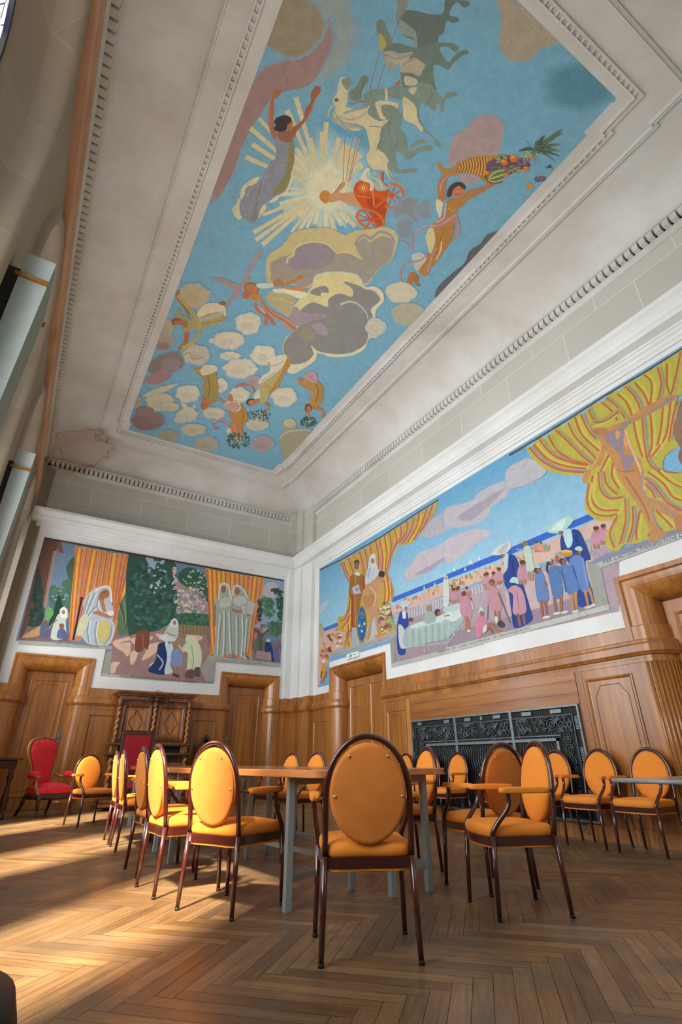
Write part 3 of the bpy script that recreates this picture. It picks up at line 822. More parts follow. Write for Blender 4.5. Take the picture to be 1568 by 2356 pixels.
# ---------------------------------------------------------------- red velvet armchair
def frame_curve(m, pts, r, mat=None, k=5, closed=False): m.tube(smooth2(pts, closed, k), r, 10, closed)
t = thing('red_armchair', (.77, 11.1, 0), ang(.22, -.34), 'high-backed red velvet armchair with a carved curving wooden frame', 'armchair')
BT = math.radians(12)
def bk(x, z, d):
    zz = z - .45
    return (x, -.24 - zz * math.sin(BT) + d * math.cos(BT), .45 + zz * math.cos(BT) + d * math.sin(BT))
half = [(.15, .46), (.165, .60), (.19, .74), (.235, .88), (.262, 1.0), (.25, 1.10), (.20, 1.165), (.10, 1.195), (0, 1.205)]
out = half + [(-x, z) for x, z in half[-2::-1]]
m = MB(); m.tube([bk(x * 1.1, .8 + (z - .8) * 1.04, 0) for x, z in smooth2(out, False, 5)], .026, 10); m.build('back_frame', M['cabinet_field'], t)
ol = smooth2(out, False, 4)
m = MB(); m.loft([[bk(x * k, .82 + (z - .82) * (1 - (1 - k) * .7), d) for x, z in ol] for k, d in ((1.0, -.03), (1.0, .0), (.97, .03), (.85, .055), (.5, .07), (.05, .072))], True, True, True); m.build('backrest', M['red'], t)
O = smooth2([(-.25, -.24), (-.29, 0), (-.33, .2), (-.2, .30), (0, .33), (.2, .30), (.33, .2), (.29, 0), (.25, -.24), (0, -.26)], True, 4)
m = MB(); m.cushion(O, .33, .44, .06); m.build('seat', M['red'], t)
m = MB(); m.loft([[(x * k, y * k, z) for x, y in O] for k, z in ((.9, .25), (.99, .27), (1.02, .30), (1.0, .335))], True, True, True); m.build('seat_rail', M['walnut'], t)
for sx in (-1, 1):
    m = MB(); m.tube(smooth2([(sx * .31, .24, .31), (sx * .335, .27, .22), (sx * .31, .25, .10), (sx * .32, .28, .012)], False, 5), [.034] * 5 + [.03] * 5 + [.02] * 5 + [.022], 10); m.build('leg', M['walnut'], t)
    m = MB(); m.tube(smooth2([(sx * .25, -.22, .31), (sx * .26, -.25, .15), (sx * .28, -.33, .012)], False, 5), [.03] * 5 + [.024] * 5 + [.02], 10); m.build('leg', M['walnut'], t)
    m = MB(); m.tube(smooth2([(sx * .32, .22, .32), (sx * .34, .15, .42), (sx * .33, .10, .52), (sx * .35, .16, .59), (sx * .345, .18, .57)], False, 5), .024, 10); m.build('arm_support', M['cabinet_field'], t)
    m = MB(); m.tube(smooth2([(sx * .345, .16, .585), (sx * .34, 0, .575), (sx * .28, -.2, .60), (sx * .21, -.275, .66)], False, 5), .022, 10); ar = m.build('arm', M['cabinet_field'], t)
    O2 = [(sx * .34 + dx, y) for dx, y in smooth2([(-.035, -.12), (-.045, 0), (-.03, .12), (.03, .12), (.045, 0), (.035, -.12)], True, 4)]
    m = MB(); m.cushion(O2, .59, .655, .02); m.build('arm_pad', M['red'], ar)

# ---------------------------------------------------------------- crimson throne at the far table end
t = thing('throne_chair', (1.83, 9.35, 0), PI, 'tall square-backed chair with a crimson velvet panel in a dark frame', 'chair')
m = MB()
for sx in (-1, 1): m.box((sx * .235 - .025, -.27, 0), (sx * .235 + .025, -.22, 1.27))
m.box((-.21, -.27, 1.215), (.21, -.22, 1.27)); m.box((-.21, -.265, .62), (.21, -.225, .67)); m.build('back_frame', M['walnut'], t, bevel=.006)
m = MB(); m.loft([[(x * k, -.235 + d, .945 + (z - .945) * k) for x, z in ((-.21, .67), (.21, .67), (.21, 1.215), (-.21, 1.215))] for k, d in ((1, -.02), (1, .0), (.96, .018), (.8, .024), (.02, .026))], True, True, False); m.build('backrest', M['red_dark'], t)
m = MB(); m.cushion([(-.23, -.22), (.23, -.22), (.25, .22), (-.25, .22)], .43, .50, .02); m.build('seat', M['red_dark'], t)
m = MB(); m.box((-.25, -.24, .37), (.25, .23, .43)); m.build('seat_rail', M['walnut'], t, bevel=.006)
for sx in (-1, 1):
    m = MB(); m.lathe([(.022, 0), (.03, .05), (.02, .09), (.03, .2), (.02, .3), (.028, .37)], (sx * .225, .2, 0), 12); m.build('leg', M['walnut'], t)
    m = MB(); m.box((sx * .25 - .025, -.22, .66), (sx * .25 + .025, .2, .70)); m.box((sx * .25 - .02, .15, .42), (sx * .25 + .02, .19, .66)); m.build('arm', M['walnut'], t, bevel=.006)

# ---------------------------------------------------------------- dark chair with carved crest by the far door
t = thing('carved_chair', (3.70, 11.72, 0), PI, 'dark wooden chair with carved arched crest beside the right-hand end door', 'chair')
m = MB()
P = smooth2([(-.25, 1.10), (-.22, 1.16), (-.14, 1.17), (-.10, 1.25), (-.04, 1.33), (0, 1.35), (.04, 1.33), (.10, 1.25), (.14, 1.17), (.22, 1.16), (.25, 1.10), (0, 1.06)], True, 4)
m.prism([(x, z) for x, z in P], -.24, -.20, 'xzy'); m.lathe([(.001, -.02), (.05, -.015), (.06, 0)], (0, -.20, 1.2), 14, 0, 'y'); m.build('crest', M['walnut'], t, bevel=.006)
m = MB()
for sx in (-1, 1): m.tube([(sx * .22, -.22, 0), (sx * .22, -.22, 1.12)], .022, 8)
m.box((-.2, -.235, .62), (.2, -.205, 1.08)); m.build('backrest', M['walnut'], t)
m = MB(); m.box((-.24, -.23, .42), (.24, .2, .47)); m.build('seat', M['walnut'], t, bevel=.01)
for sx in (-1, 1):
    m = MB(); m.lathe([(.02, 0), (.026, .1), (.018, .2), (.026, .3), (.022, .42)], (sx * .2, .17, 0), 10); m.build('leg', M['walnut'], t)

# ---------------------------------------------------------------- carved oak cupboard
CX, CY = 2.47, 11.72
t = thing('carved_cupboard', (CX, CY, 0), 0, 'two-tier carved oak cupboard with twisted columns and diamond-panelled doors', 'cupboard')
def twist(m, x, y, z0, z1, r, turns):
    n = 60; rings = []
    for i in range(n + 1):
        s = i / n; z = z0 + (z1 - z0) * s
        rings.append([(x + (r + .36 * r * math.cos(k * PI / 8 * 1 - s * turns * 2 * PI)) * math.cos(k * PI / 8), y + (r + .36 * r * math.cos(k * PI / 8 - s * turns * 2 * PI)) * math.sin(k * PI / 8), z) for k in range(16)])
    m.loft(rings)
m = MB()
m.box((-.70, -.02, 1.15), (.70, .45, 2.0)); m.box((-.72, -.10, .20), (.72, .45, .80)); m.box((-.76, -.13, .10), (.76, .46, .20)); m.box((-.72, .38, .80), (.72, .45, 1.15))
m.build('carcass', M['cabinet'], t, bevel=.006)
m = MB(); m.sweep([(.72, .46), (.72, -.10), (-.72, -.10), (-.72, .46)], [(0, 2.0), (-.02, 2.0), (-.02, 2.03), (-.05, 2.06), (-.06, 2.09), (-.085, 2.10), (-.085, 2.125), (0, 2.13)]) if 0 else None
for w, z0, z1 in ((.72, 1.95, 2.03), (.755, 2.03, 2.06), (.79, 2.06, 2.085), (.815, 2.085, 2.115)): m.box((-w, -.10 - (w - .72), z0), (w, .46, z1))
m.build('cornice', M['cabinet'], t, bevel=.008)
m = MB()
for w, z0, z1 in ((.76, 1.10, 1.12), (.79, 1.12, 1.15)): m.box((-w, -.14 - (w - .76), z0), (w, .46, z1))
m.build('upper_shelf', M['cabinet'], t, bevel=.006)
m = MB()
for w, z0, z1 in ((.76, .93, .95), (.785, .95, .975)): m.box((-w, -.16 - (w - .76), z0), (w, .46, z1))
m.build('counter', M['cabinet'], t, bevel=.006)
m = MB()
for w, z0, z1 in ((.82, .06, .10), (.78, .10, .14), (.80, .14, .17)): m.box((-w, -.22 - (w - .78), z0), (w, .46, z1))
for x in (-.74, .74): m.lathe([(.04, 0), (.06, .02), (.06, .05), (.03, .06)], (x, -.16, 0), 14)
m.build('plinth', M['cabinet'], t, bevel=.006)
m = MB(); m.box((-.62, -.005, .98), (.62, .38, 1.10)); m.build('niche_shade', M['black'], t)  # solid black block stands in for the shade inside the niche
for x in (-.70, 0, .70):
    m = MB(); twist(m, x, -.07, 1.22, 1.82, .030, 5); c = m.build('twisted_column', M['cabinet_field'], t)
    m = MB(); m.lathe([(.045, 1.15), (.045, 1.18), (.034, 1.20), (.036, 1.22)], (x, -.07, 0), 14); m.lathe([(.034, 1.82), (.05, 1.86), (.042, 1.89), (.062, 1.95)], (x, -.07, 0), 10)
    for q in range(5): m.lathe([(.001, -.012), (.012, -.006), (.014, 0), (.001, .012)], (x + .035 * math.cos(q * 1.25), -.085 + .02 * math.sin(q * 1.25), 1.88 + .012 * (q % 3)), 8)
    m.build('capital', M['cabinet'], c)
    m = MB(); twist(m, x * 1.02, -.15, .26, .88, .034, 4); c = m.build('twisted_column', M['cabinet_field'], t)
for x in (-.68, .68):
    m = MB()
    for k in (-.045, 0, .045): m.box((x + k - .016, -.10, .98), (x + k + .016, .1, 1.10))
    m.build('bracket', M['cabinet_field'], t, bevel=.004)
for sx in (-1, 1):
    for (z0, z1, y) in ((1.20, 1.88, -.02), (.25, .78, -.10)):
        f = lambda u, v, w, sx=sx, y=y: (u, y - w, v)
        u0, u1 = (sx * .35 - .29, sx * .35 + .29)
        d = MB(f); d.box((u0, z0, 0), (u1, z1, .012))
        d.sweep([(u0, z0), (u1, z0), (u1, z1), (u0, z1)], [(0, .012), (0, .035), (.02, .04), (.03, .028), (.045, .034), (.06, .018), (.075, .012)], closed=True)
        dr = d.build('door', M['cabinet'], t)
        g = MB(f); a0, a1, b0, b1 = u0 + .085, u1 - .085, z0 + .085, z1 - .085
        g.box((a0, b0, .012), (a1, b1, .022)); dm = g.build('door_field', M['cabinet_field'], dr)
        g = MB(f); cx, cz = (a0 + a1) / 2, (b0 + b1) / 2
        dia = [(cx - .15, cz), (cx, cz - (b1 - b0) * .47), (cx + .15, cz), (cx, cz + (b1 - b0) * .47)]
        g.sweep(dia, [(0, .022), (0, .032), (.012, .034), (.02, .022)], closed=True)
        g.sweep([(a0 + .02, b0 + .02), (a1 - .02, b0 + .02), (a1 - .02, b1 - .02), (a0 + .02, b1 - .02)], [(0, .022), (0, .028), (.008, .028), (.010, .022)], closed=True)
        g.build('diamond_moulding', M['cabinet'], dr)
m = MB()                                 # carved bow in the middle of the cornice
for sx in (-1, 1):
    m.tube(smooth2([(0, -.13, 1.99), (sx * .07, -.15, 2.03), (sx * .16, -.15, 2.02), (sx * .20, -.14, 1.96), (sx * .17, -.14, 1.93), (sx * .10, -.15, 1.97), (0, -.14, 1.96)], False, 5), .022, 8)
m.lathe([(.001, -.05), (.045, -.03), (.055, 0), (.045, .03)], (0, -.13, 1.98), 12, 0, 'y'); m.build('carved_bow', M['walnut'], t)
hd = MB(); hd.tube(smooth2([(-.06, 0, 2.115), (-.05, 0, 2.15), (.02, .03, 2.165), (.07, .02, 2.14), (.10, 0, 2.12)], False, 5), .006, 6)
o = hd.build('cable', M['rubber']); o.location = (CX, CY - .06, 0); tag(o, 'loose black cable lying on top of the carved cupboard', 'cable')

# ---------------------------------------------------------------- dark carved console at the left edge
t = thing('console_table', (-.02, 10.95, 0), 0, 'dark wooden console table on carved legs at the left edge of the photo', 'table')
m = MB(); m.box((-.62, -.28, .845), (.30, .28, .875)); m.build('tabletop', M['walnut'], t, bevel=.006)
m = MB(); m.box((-.55, -.22, .72), (.22, .22, .845)); m.build('apron', M['walnut'], t, bevel=.01)
for x, y in ((-.48, -.18), (.17, -.18), (-.48, .18), (.17, .18)):
    m = MB(); m.lathe([(.05, 0), (.055, .04), (.03, .07), (.045, .14), (.055, .26), (.035, .42), (.028, .5), (.05, .6), (.03, .66), (.055, .72)], (x, y, 0), 14); m.build('leg', M['walnut'], t)

# ---------------------------------------------------------------- iron radiator grille
t = thing('radiator_grille', (XR - .03, 5.87, 0), 0, 'black wrought-iron grille with scroll band in the oak panelling of the right wall', 'grille')
G = lambda u, v, w: (-w, u - 5.87, v)
g0, g1, h0, h1 = 4.215, 7.525, .165, 1.432
m = MB(G); m.box((g0, h0, -.012), (g1, h1, -.004)); m.build('back_plate', M['black'], t)
m = MB(G)
def rect(m, u0, u1, v0, v1, b, w0, w1):
    m.box((u0, v0, w0), (u1, v0 + b, w1)); m.box((u0, v1 - b, w0), (u1, v1, w1)); m.box((u0, v0 + b, w0), (u0 + b, v1 - b, w1)); m.box((u1 - b, v0 + b, w0), (u1, v1 - b, w1))
rect(m, g0, g1, h0, h1, .022, 0, .03)
m.build('outer_frame', M['iron_light'], t)
m = MB(G); rect(m, g0 + .10, g1 - .10, h0 + .02, h1 - .105, .014, 0, .022); m.build('inner_frame', M['iron'], t)
for u in (5.295, 6.42):
    m = MB(G); m.box((u - .022, h0, 0), (u + .022, h1, .036)); m.build('mullion', M['iron_light'], t)
m = MB(G); m.box((g0 + .36, 1.025, 0), (g1 - .33, 1.06, .032)); m.box((g0 + .36, h0, 0), (g0 + .395, 1.06, .032)); m.box((g1 - .36, h0, 0), (g1 - .33, 1.06, .032))
m.box((g0 + .33, 1.085, 0), (g1 - .3, 1.095, .02)); m.build('panel_bar', M['iron_light'], t)
for u, wd in ((7.30, .10), (6.62, .12), (6.15, .13), (5.86, .04), (5.56, .14), (5.02, .16), (4.55, .17)):
    m = MB(G); m.box((u - wd / 2, 1.345, 0), (u + wd / 2, 1.395, .026)); m.build('label_plate', M['iron_light'], t, bevel=.003)
m = MB(G)
for z in (.35, .8, 1.15):
    for k in range(9): m.box((g0 + .03, z + k * .017, 0), (g0 + .075, z + .009 + k * .017, .03))
    for k in range(9): m.box((g1 - .075, z + k * .017, 0), (g1 - .03, z + .009 + k * .017, .03))
m.build('coil', M['iron_light'], t)
random.seed(5)
def spiral(m, cu, cv, r, s=1, turns=2.1, a0=0, n=34):
    m.tube([(cu + r * (1 - .86 * i / n) * math.cos(a0 + s * turns * 2 * PI * i / n), cv + r * (1 - .86 * i / n) * math.sin(a0 + s * turns * 2 * PI * i / n), .012) for i in range(n + 1)], r * .075 + .002, 6)
def ring(m, cu, cv, r): m.tube([(cu + r * math.cos(2 * PI * i / 14), cv + r * math.sin(2 * PI * i / 14), .012) for i in range(14)], .0065, 6, True)
def flower(m, cu, cv, r):
    for k in range(6): ring(m, cu + r * .62 * math.cos(k * PI / 3), cv + r * .62 * math.sin(k * PI / 3), r * .34)
    ring(m, cu, cv, r * .25)
def leaf(m, cu, cv, a, l, w=.25):
    for s in (-1, 1):
        m.tube([(cu + l * q * math.cos(a) - s * w * l * math.sin(PI * q) * math.sin(a), cv + l * q * math.sin(a) + s * w * l * math.sin(PI * q) * math.cos(a), .012) for q in [i / 8 for i in range(9)]], .0055, 5)
bays = [(g0 + .12, 5.27), (5.32, 6.395), (6.445, g1 - .12)]
for bi, (u0, u1) in enumerate(bays):
    m = MB(G); v0, v1 = 1.105, 1.315; vm = (v0 + v1) / 2; L = u1 - u0
    flower(m, u0 + .11, vm, .10); flower(m, u1 - .12, vm, .105)
    spiral(m, u0 + L * .34, vm + .015, .10, 1, 2.4, .5); spiral(m, u0 + L * .66, vm - .03, .075, -1, 2.2, 2.0)
    for k in range(7): leaf(m, u0 + L * .34 + .10 * math.cos(-2.6 + k * .42), vm + .015 + .1 * math.sin(-2.6 + k * .42), -2.6 + k * .42, .10, .18)
    for k in range(6): leaf(m, u0 + L * .5, vm + .02, .3 + k * .5, .11, .16); 
    for k in range(5): ring(m, u0 + L * (.22 + .02 * k) , v1 - .03 - .012 * k, .018); ring(m, u0 + L * (.76 + .022 * k), v1 - .025, .02)
    for k in range(4): leaf(m, u0 + L * .80, v0 + .03, .4 + k * .55, .09, .2)
    for k in range(4): leaf(m, u0 + L * .2, v0 + .02, 2.2 - k * .5, .09, .2)
    for k in range(26):
        x_, y_ = random.uniform(u0 + .03, u1 - .03), random.uniform(v0 + .02, v1 - .02)
        if k % 2: leaf(m, x_, y_, random.uniform(0, 6.28), .07, .2)
        else: ring(m, x_, y_, random.uniform(.012, .024))
    m.build('scroll_panel', M['iron'], t)
for u in (g0 + .235, g1 - .235):
    m = MB(G)
    for k in range(4):
        z = .93 - k * .24
        spiral(m, u, z, .075, 1 if k % 2 else -1, 2.2, k); leaf(m, u - .07, z - .16, .9, .13, .2); leaf(m, u + .02, z - .15, 1.9, .12, .2); ring(m, u + .07, z - .09, .022); leaf(m, u, z - .12, 3.6, .09, .22)
    flower(m, u, 1.05, .06); m.build('scroll_panel', M['iron'], t)
for u0, u1 in ((g0 + .40, 5.27), (5.32, 6.395), (6.445, g1 - .37)):
    m = MB(G); u = u0 + .03; ph = 0
    while u < u1 - .02:
        m.tube([(u + .012 * math.sin(z * 26 + ph), z, .01) for z in [.2 + .8 * i / 30 for i in range(31)]], .006, 5); u += .047; ph += .35
    m.build('wavy_bars', M['iron'], t)

# ---------------------------------------------------------------- exit sign over the double door
t = thing('exit_sign', (XR - .02, 9.42, 2.85), 0, 'small white and green emergency exit sign above the double door', 'sign')
m = MB(lambda u, v, w: (-w, u, v)); m.box((-.23, -.055, -.02), (.23, .055, .03)); m.build('case', M['sign'], t, bevel=.006)
m = MB(lambda u, v, w: (-w, u, v))
m.box((-.20, -.04, .0305), (.20, .04, .0315), 1); 
m.add([(-.03, -.008, .033), (-.03, .008, .033), (-.12, .008, .033), (-.12, .02, .033), (-.16, 0, .033), (-.12, -.02, .033), (-.12, -.008, .033)], [tuple(range(7))])
m.box((.02, -.03, .0322), (.075, .03, .0332)); m.box((.13, -.032, .0322), (.175, -.024, .0332))
m.add([(.09, .03, .033), (.11, .022, .033), (.11, .012, .033), (.135, -.002, .033), (.155, 0, .033), (.125, .018, .033)], [tuple(range(6))]); m.add([(.11, .01, .033), (.095, -.012, .033), (.11, -.018, .033), (.14, -.012, .033), (.128, 0, .033)], [tuple(range(5))])
m.build('pictogram', [M['sign_ink'], M['sign']], t)
m = MB(); m.tube([(.02, -.04, -.055), (.02, -.04, -.085)], .008, 8); m.build('cable_stub', M['rubber'], t)

# ---------------------------------------------------------------- tall wall fittings on the window piers
def fitting(y, label):
    t = thing('wall_light', (XL, y, 0), 0, label, 'wall light', 'tall fittings between the windows')
    def xw(z): return .269 - (4.10 - z) * .028            # reach from the wall
    zs = [4.10, 3.9, 3.6, 3.2, 2.8, 2.4, 2.1, 1.95]
    dp = [.10, .40, .42, .42, .42, .40, .3, .12]           # depth along the wall
    rings = [[(.09, 0, z), (xw(z), 0, z), (xw(z), d * .9, z), (xw(z) - .012, d, z), (.09, d, z)] for z, d in zip(zs, dp)]
    m = MB(); m.loft(rings, True, True, False); b = m.build('body', M['sconce_side'], t)
    m = MB(); m.loft([[(.088, -.006, z), (xw(z) + .004, -.006, z), (xw(z) + .004, -.001, z), (.088, -.001, z)] for z in zs], True, True, False); m.build('front_panel', M['sconce'], t)
    m = MB(); m.box((.06, -.03, 3.855), (.272, -.004, 3.885)); m.build('brass_band', M['brass'], t, bevel=.004)
    m = MB(); m.lathe([(.001, -.03), (.012, -.026), (.014, 0), (.010, .02)], (xw(3.86) + .006, .41, 3.86), 10, 0, 'z'); m.build('brass_knob', M['brass'], t)
    m = MB(); m.box((0, .02, 2.1), (.09, .30, 3.95)); m.build('wall_bracket', M['rubber'], t)
    return t
fitting(3.26, 'tall grey-green fitting with a brass band on the nearest window pier')
fitting(6.24, 'tall grey-green fitting with a brass band on the second, farther window pier')

# ---------------------------------------------------------------- dark round seat at the lower left edge
t = thing('round_stool', (-.158, 1.36, 0), 0, 'dark rounded seat just showing at the lower left edge of the photo', 'stool')
m = MB(); m.lathe([(.20, .30), (.265, .33), (.285, .38), (.27, .43), (.20, .47), (.10, .485), (.001, .488)], (0, 0, 0), 40); m.build('seat', M['rubber'], t)
m = MB(); m.lathe([(.19, .26), (.22, .27), (.22, .31), (.19, .32)], (0, 0, 0), 32); m.build('seat_ring', M['frame'], t)
for k in range(4):
    a = PI / 4 + k * PI / 2
    m = MB(); m.tube([(.17 * math.cos(a), .17 * math.sin(a), .27), (.2 * math.cos(a), .2 * math.sin(a), 0.01)], .014, 10); m.build('leg', M['frame'], t)
# ---------------------------------------------------------------- mural painting kit: flat painted shapes on one canvas
class Paint:
    def __init__(s, axis, val, sgn, gain, clip):
        s.axis, s.val, s.sgn, s.gain, s.clip = axis, val, sgn, gain, clip
        s.mb = MB(); s.n = 0; s.o = (0, 0, 1); s.bg = '5a8ca8'
        s.ab = [i for i in (0, 1, 2) if i != axis]
    def T(s, x, y, k): s.o = (x, y, k)
    def c(s, h, g=1.0): return tuple(min(.92, q * s.gain * g) for q in hexc(h)[:3]) + (1,)
    def w(s, p):
        q = on(s.o[0] + p[0] / s.o[2], s.o[1] + p[1] / s.o[2], s.axis, s.val)
        return (q[s.ab[0]], q[s.ab[1]])
    def clipped(s, P):
        x0, x1, y0, y1 = s.clip
        for ax, lim, keep in ((0, x0, 1), (0, x1, -1), (1, y0, 1), (1, y1, -1)):
            out = []
            for i in range(len(P)):
                a, b = P[i - 1], P[i]
                ia, ib = (a[ax] - lim) * keep >= 0, (b[ax] - lim) * keep >= 0
                if ia != ib:
                    t = (lim - a[ax]) / (b[ax] - a[ax]); out.append(tuple(u + (v - u) * t for u, v in zip(a, b)))
                if ib: out.append(b)
            P = out
            if len(P) < 3: return []
        return P
    def up3(s, q):
        d = s.val + s.sgn * (.002 + s.n * .000014)
        r = [0, 0, 0]; r[s.axis] = d; r[s.ab[0]], r[s.ab[1]] = q[0], q[1]
        return tuple(r)
    def flat(s, P, col):
        P = s.clipped(P)
        if len(P) < 3: return
        s.n += 1
        tr = tessellate_polygon([[Vector((p[0], p[1], 0)) for p in P]])
        s.mb.add([s.up3(p) for p in P], [tuple(t) for t in tr], False, 0, col)
    def poly(s, pts, h, smooth=True, feather=0, fc=None, g=1.0):
        if isinstance(pts, str):
            v = [float(q) for q in pts.replace(',', ' ').split()]; pts = list(zip(v[::2], v[1::2]))
        if smooth: pts = smooth2(pts, True, 4)
        W = [s.w(p) for p in pts]
        col = s.c(h, g)
        if feather:
            cx = sum(p[0] for p in W) / len(W); cy_ = sum(p[1] for p in W) / len(W)
            bgc = s.c(fc or s.bg)
            s.n += 1
            st = [(1 + feather * (k / 4), 1 - k / 4) for k in range(5)]
            jit = [random.uniform(.75, 1.25) for _ in W]
            def pt(i, k):
                q = W[i]; f = 1 + (k - 1) * jit[i]
                x, y = cx + (q[0] - cx) * f, cy_ + (q[1] - cy_) * f
                x0, x1, y0, y1 = s.clip
                return (min(x1, max(x0, x)), min(y1, max(y0, y)))
            for (k0, a0), (k1, a1) in zip(st, st[1:]):
                for i in range(len(W)):
                    j = (i + 1) % len(W)
                    ca = tuple(col[q] * a0 + bgc[q] * (1 - a0) for q in range(4)); cb_ = tuple(col[q] * a1 + bgc[q] * (1 - a1) for q in range(4))
                    s.mb.add([s.up3(pt(i, k0)), s.up3(pt(j, k0)), s.up3(pt(j, k1)), s.up3(pt(i, k1))], [(0, 1, 2, 3)], False, 0, [ca, ca, cb_, cb_])
        s.flat(W, col)
    def blob(s, cx, cy_, rx, ry, h, feather=.14, rough=.07, fc=None, n=16, rot=0, g=1.0):
        ca, sa = math.cos(rot), math.sin(rot); P = []
        for i in range(n):
            a = 2 * PI * i / n; k = 1 + random.uniform(-rough, rough)
            x, y = rx * k * math.cos(a), ry * k * math.sin(a)
            P.append((cx + x * ca - y * sa, cy_ + x * sa + y * ca))
        s.poly(P, h, True, feather, fc, g)
    def stroke(s, pts, wd, h, smooth=True, w2=None, g=1.0):
        if isinstance(pts, str):
            v = [float(q) for q in pts.replace(',', ' ').split()]; pts = list(zip(v[::2], v[1::2]))
        if smooth and len(pts) > 2: pts = smooth2(pts, False, 4)
        L, R_ = [], []; N_ = len(pts); w2 = wd if w2 is None else w2
        for i in range(N_):
            a, b = pts[max(0, i - 1)], pts[min(N_ - 1, i + 1)]
            dx, dy = b[0] - a[0], b[1] - a[1]; l = math.hypot(dx, dy) or 1
            k = (wd + (w2 - wd) * i / max(1, N_ - 1)) / 2
            L.append((pts[i][0] - dy / l * k, pts[i][1] + dx / l * k)); R_.append((pts[i][0] + dy / l * k, pts[i][1] - dx / l * k))
        col = s.c(h, g)
        s.n += 1
        for i in range(N_ - 1):
            P = s.clipped([s.w(q) for q in (L[i], L[i + 1], R_[i + 1], R_[i])])
            if len(P) >= 3: s.mb.add([s.up3(p) for p in P], [tuple(range(len(P)))], False, 0, col)
    def text(s, t, a, b, hgt, h, upv=(0.2, -1)):
        cu = bpy.data.curves.new('lettering', 'FONT'); cu.body = t; cu.resolution_u = 2
        ob = bpy.data.objects.new('lettering', cu); COL.objects.link(ob)
        bpy.context.view_layer.update()
        me = ob.evaluated_get(bpy.context.evaluated_depsgraph_get()).to_mesh()
        vs_ = [tuple(v.co) for v in me.vertices]; fs = [tuple(p.vertices) for p in me.polygons]
        bpy.data.objects.remove(ob); bpy.data.curves.remove(cu)
        W = max(v[0] for v in vs_); H = .72
        s.n += 1
        out = []
        for x, y, z in vs_:
            k = x / W
            out.append(s.up3(s.w((a[0] + (b[0] - a[0]) * k + upv[0] * hgt * y / H, a[1] + (b[1] - a[1]) * k + upv[1] * hgt * y / H))))
        s.mb.add(out, fs, False, 0, s.c(h))
    def build(s, name, label, cat='mural'):
        o = s.mb.build(name, M['canvas'], colname='paint')
        return tag(o, label, cat)
random.seed(11)
# ================================================================ ceiling painting
P = Paint(2, ZC, -1, 1.95, (.70, 4.43, 1.06, 10.80))
PX0, PX1, PY0, PY1 = .70, 4.43, 1.06, 10.80
P.bg = '5d8699'
P.flat(notched(PX0, PX1, PY0, PY1), P.c('5d8699'))
P.T(0, 0, 1)
P.blob(720, 60, 85, 110, '74807e', .3); P.poly('600 170 640 150 720 110 745 60 760 90 735 160 700 200 640 215 600 260 560 330 535 400 500 452 495 400 540 270', '7c6663', feather=.12)
P.blob(672, 62, 68, 66, '78705e', .16); P.poly('1150 -5 1240 40 1282 92 1240 112 1215 136 1172 136 1150 100 1155 50', '847c6c', feather=.1)
P.blob(1330, 200, 60, 40, '47707f', .6); P.blob(800, 330, 60, 60, '4f8099', .4)
# sun rays
P.T(520, 180, 4)
P.blob(920, 960, 300, 300, '86a0a0', .5)
C0 = (890, 1040)
for k in range(54):
    a = random.uniform(0, 2 * PI); r = random.uniform(300, 520) * (1 if abs(math.sin(a)) > .3 else .7); q = random.uniform(8, 16)
    if -1.0 < a - PI < .9 or a < PI: P.poly([(C0[0], C0[1]), (C0[0] + r * math.cos(a) - q * math.sin(a), C0[1] + r * math.sin(a) + q * math.cos(a)), (C0[0] + r * math.cos(a) + q * math.sin(a), C0[1] + r * math.sin(a) - q * math.cos(a))], 'a3a38a' if k % 2 else '87a09c', False)
for tx, ty, wd in [(640, 170, 46), (560, 290, 50), (300, 365, 36), (220, 455, 46), (240, 605, 46), (175, 722, 44), (640, 640, 40), (640, 720, 34), (620, 800, 30), (610, 900, 26), (560, 1010, 24), (540, 1060, 20), (500, 1080, 18), (920, 400, 46), (885, 490, 46), (780, 545, 30), (1040, 545, 44), (1110, 610, 60), (1175, 640, 60), (1230, 690, 70), (1255, 790, 60), (250, 1420, 40), (335, 1260, 30), (270, 1490, 40), (330, 1535, 44), (490, 1155, 36), (600, 1420, 26), (690, 1380, 26), (740, 1380, 30), (815, 1345, 40), (930, 1400, 44), (1020, 1450, 32), (1065, 1355, 40), (1120, 1325, 36), (1190, 1365, 44)]:
    dx, dy = tx - C0[0], ty - C0[1]; l = math.hypot(dx, dy); nx, ny = -dy / l, dx / l
    cl = 'a69d7c' if l > 420 else 'a8a68a'
    P.poly([(C0[0] + nx * 12, C0[1] + ny * 12), (tx + nx * wd / 2, ty + ny * wd / 2), (tx - dx / l * 5, ty - dy / l * 5), (tx - nx * wd / 2, ty - ny * wd / 2), (C0[0] - nx * 12, C0[1] - ny * 12)], cl, False)
P.blob(930, 1000, 170, 180, 'aaa98e', .35, fc='9aa390')
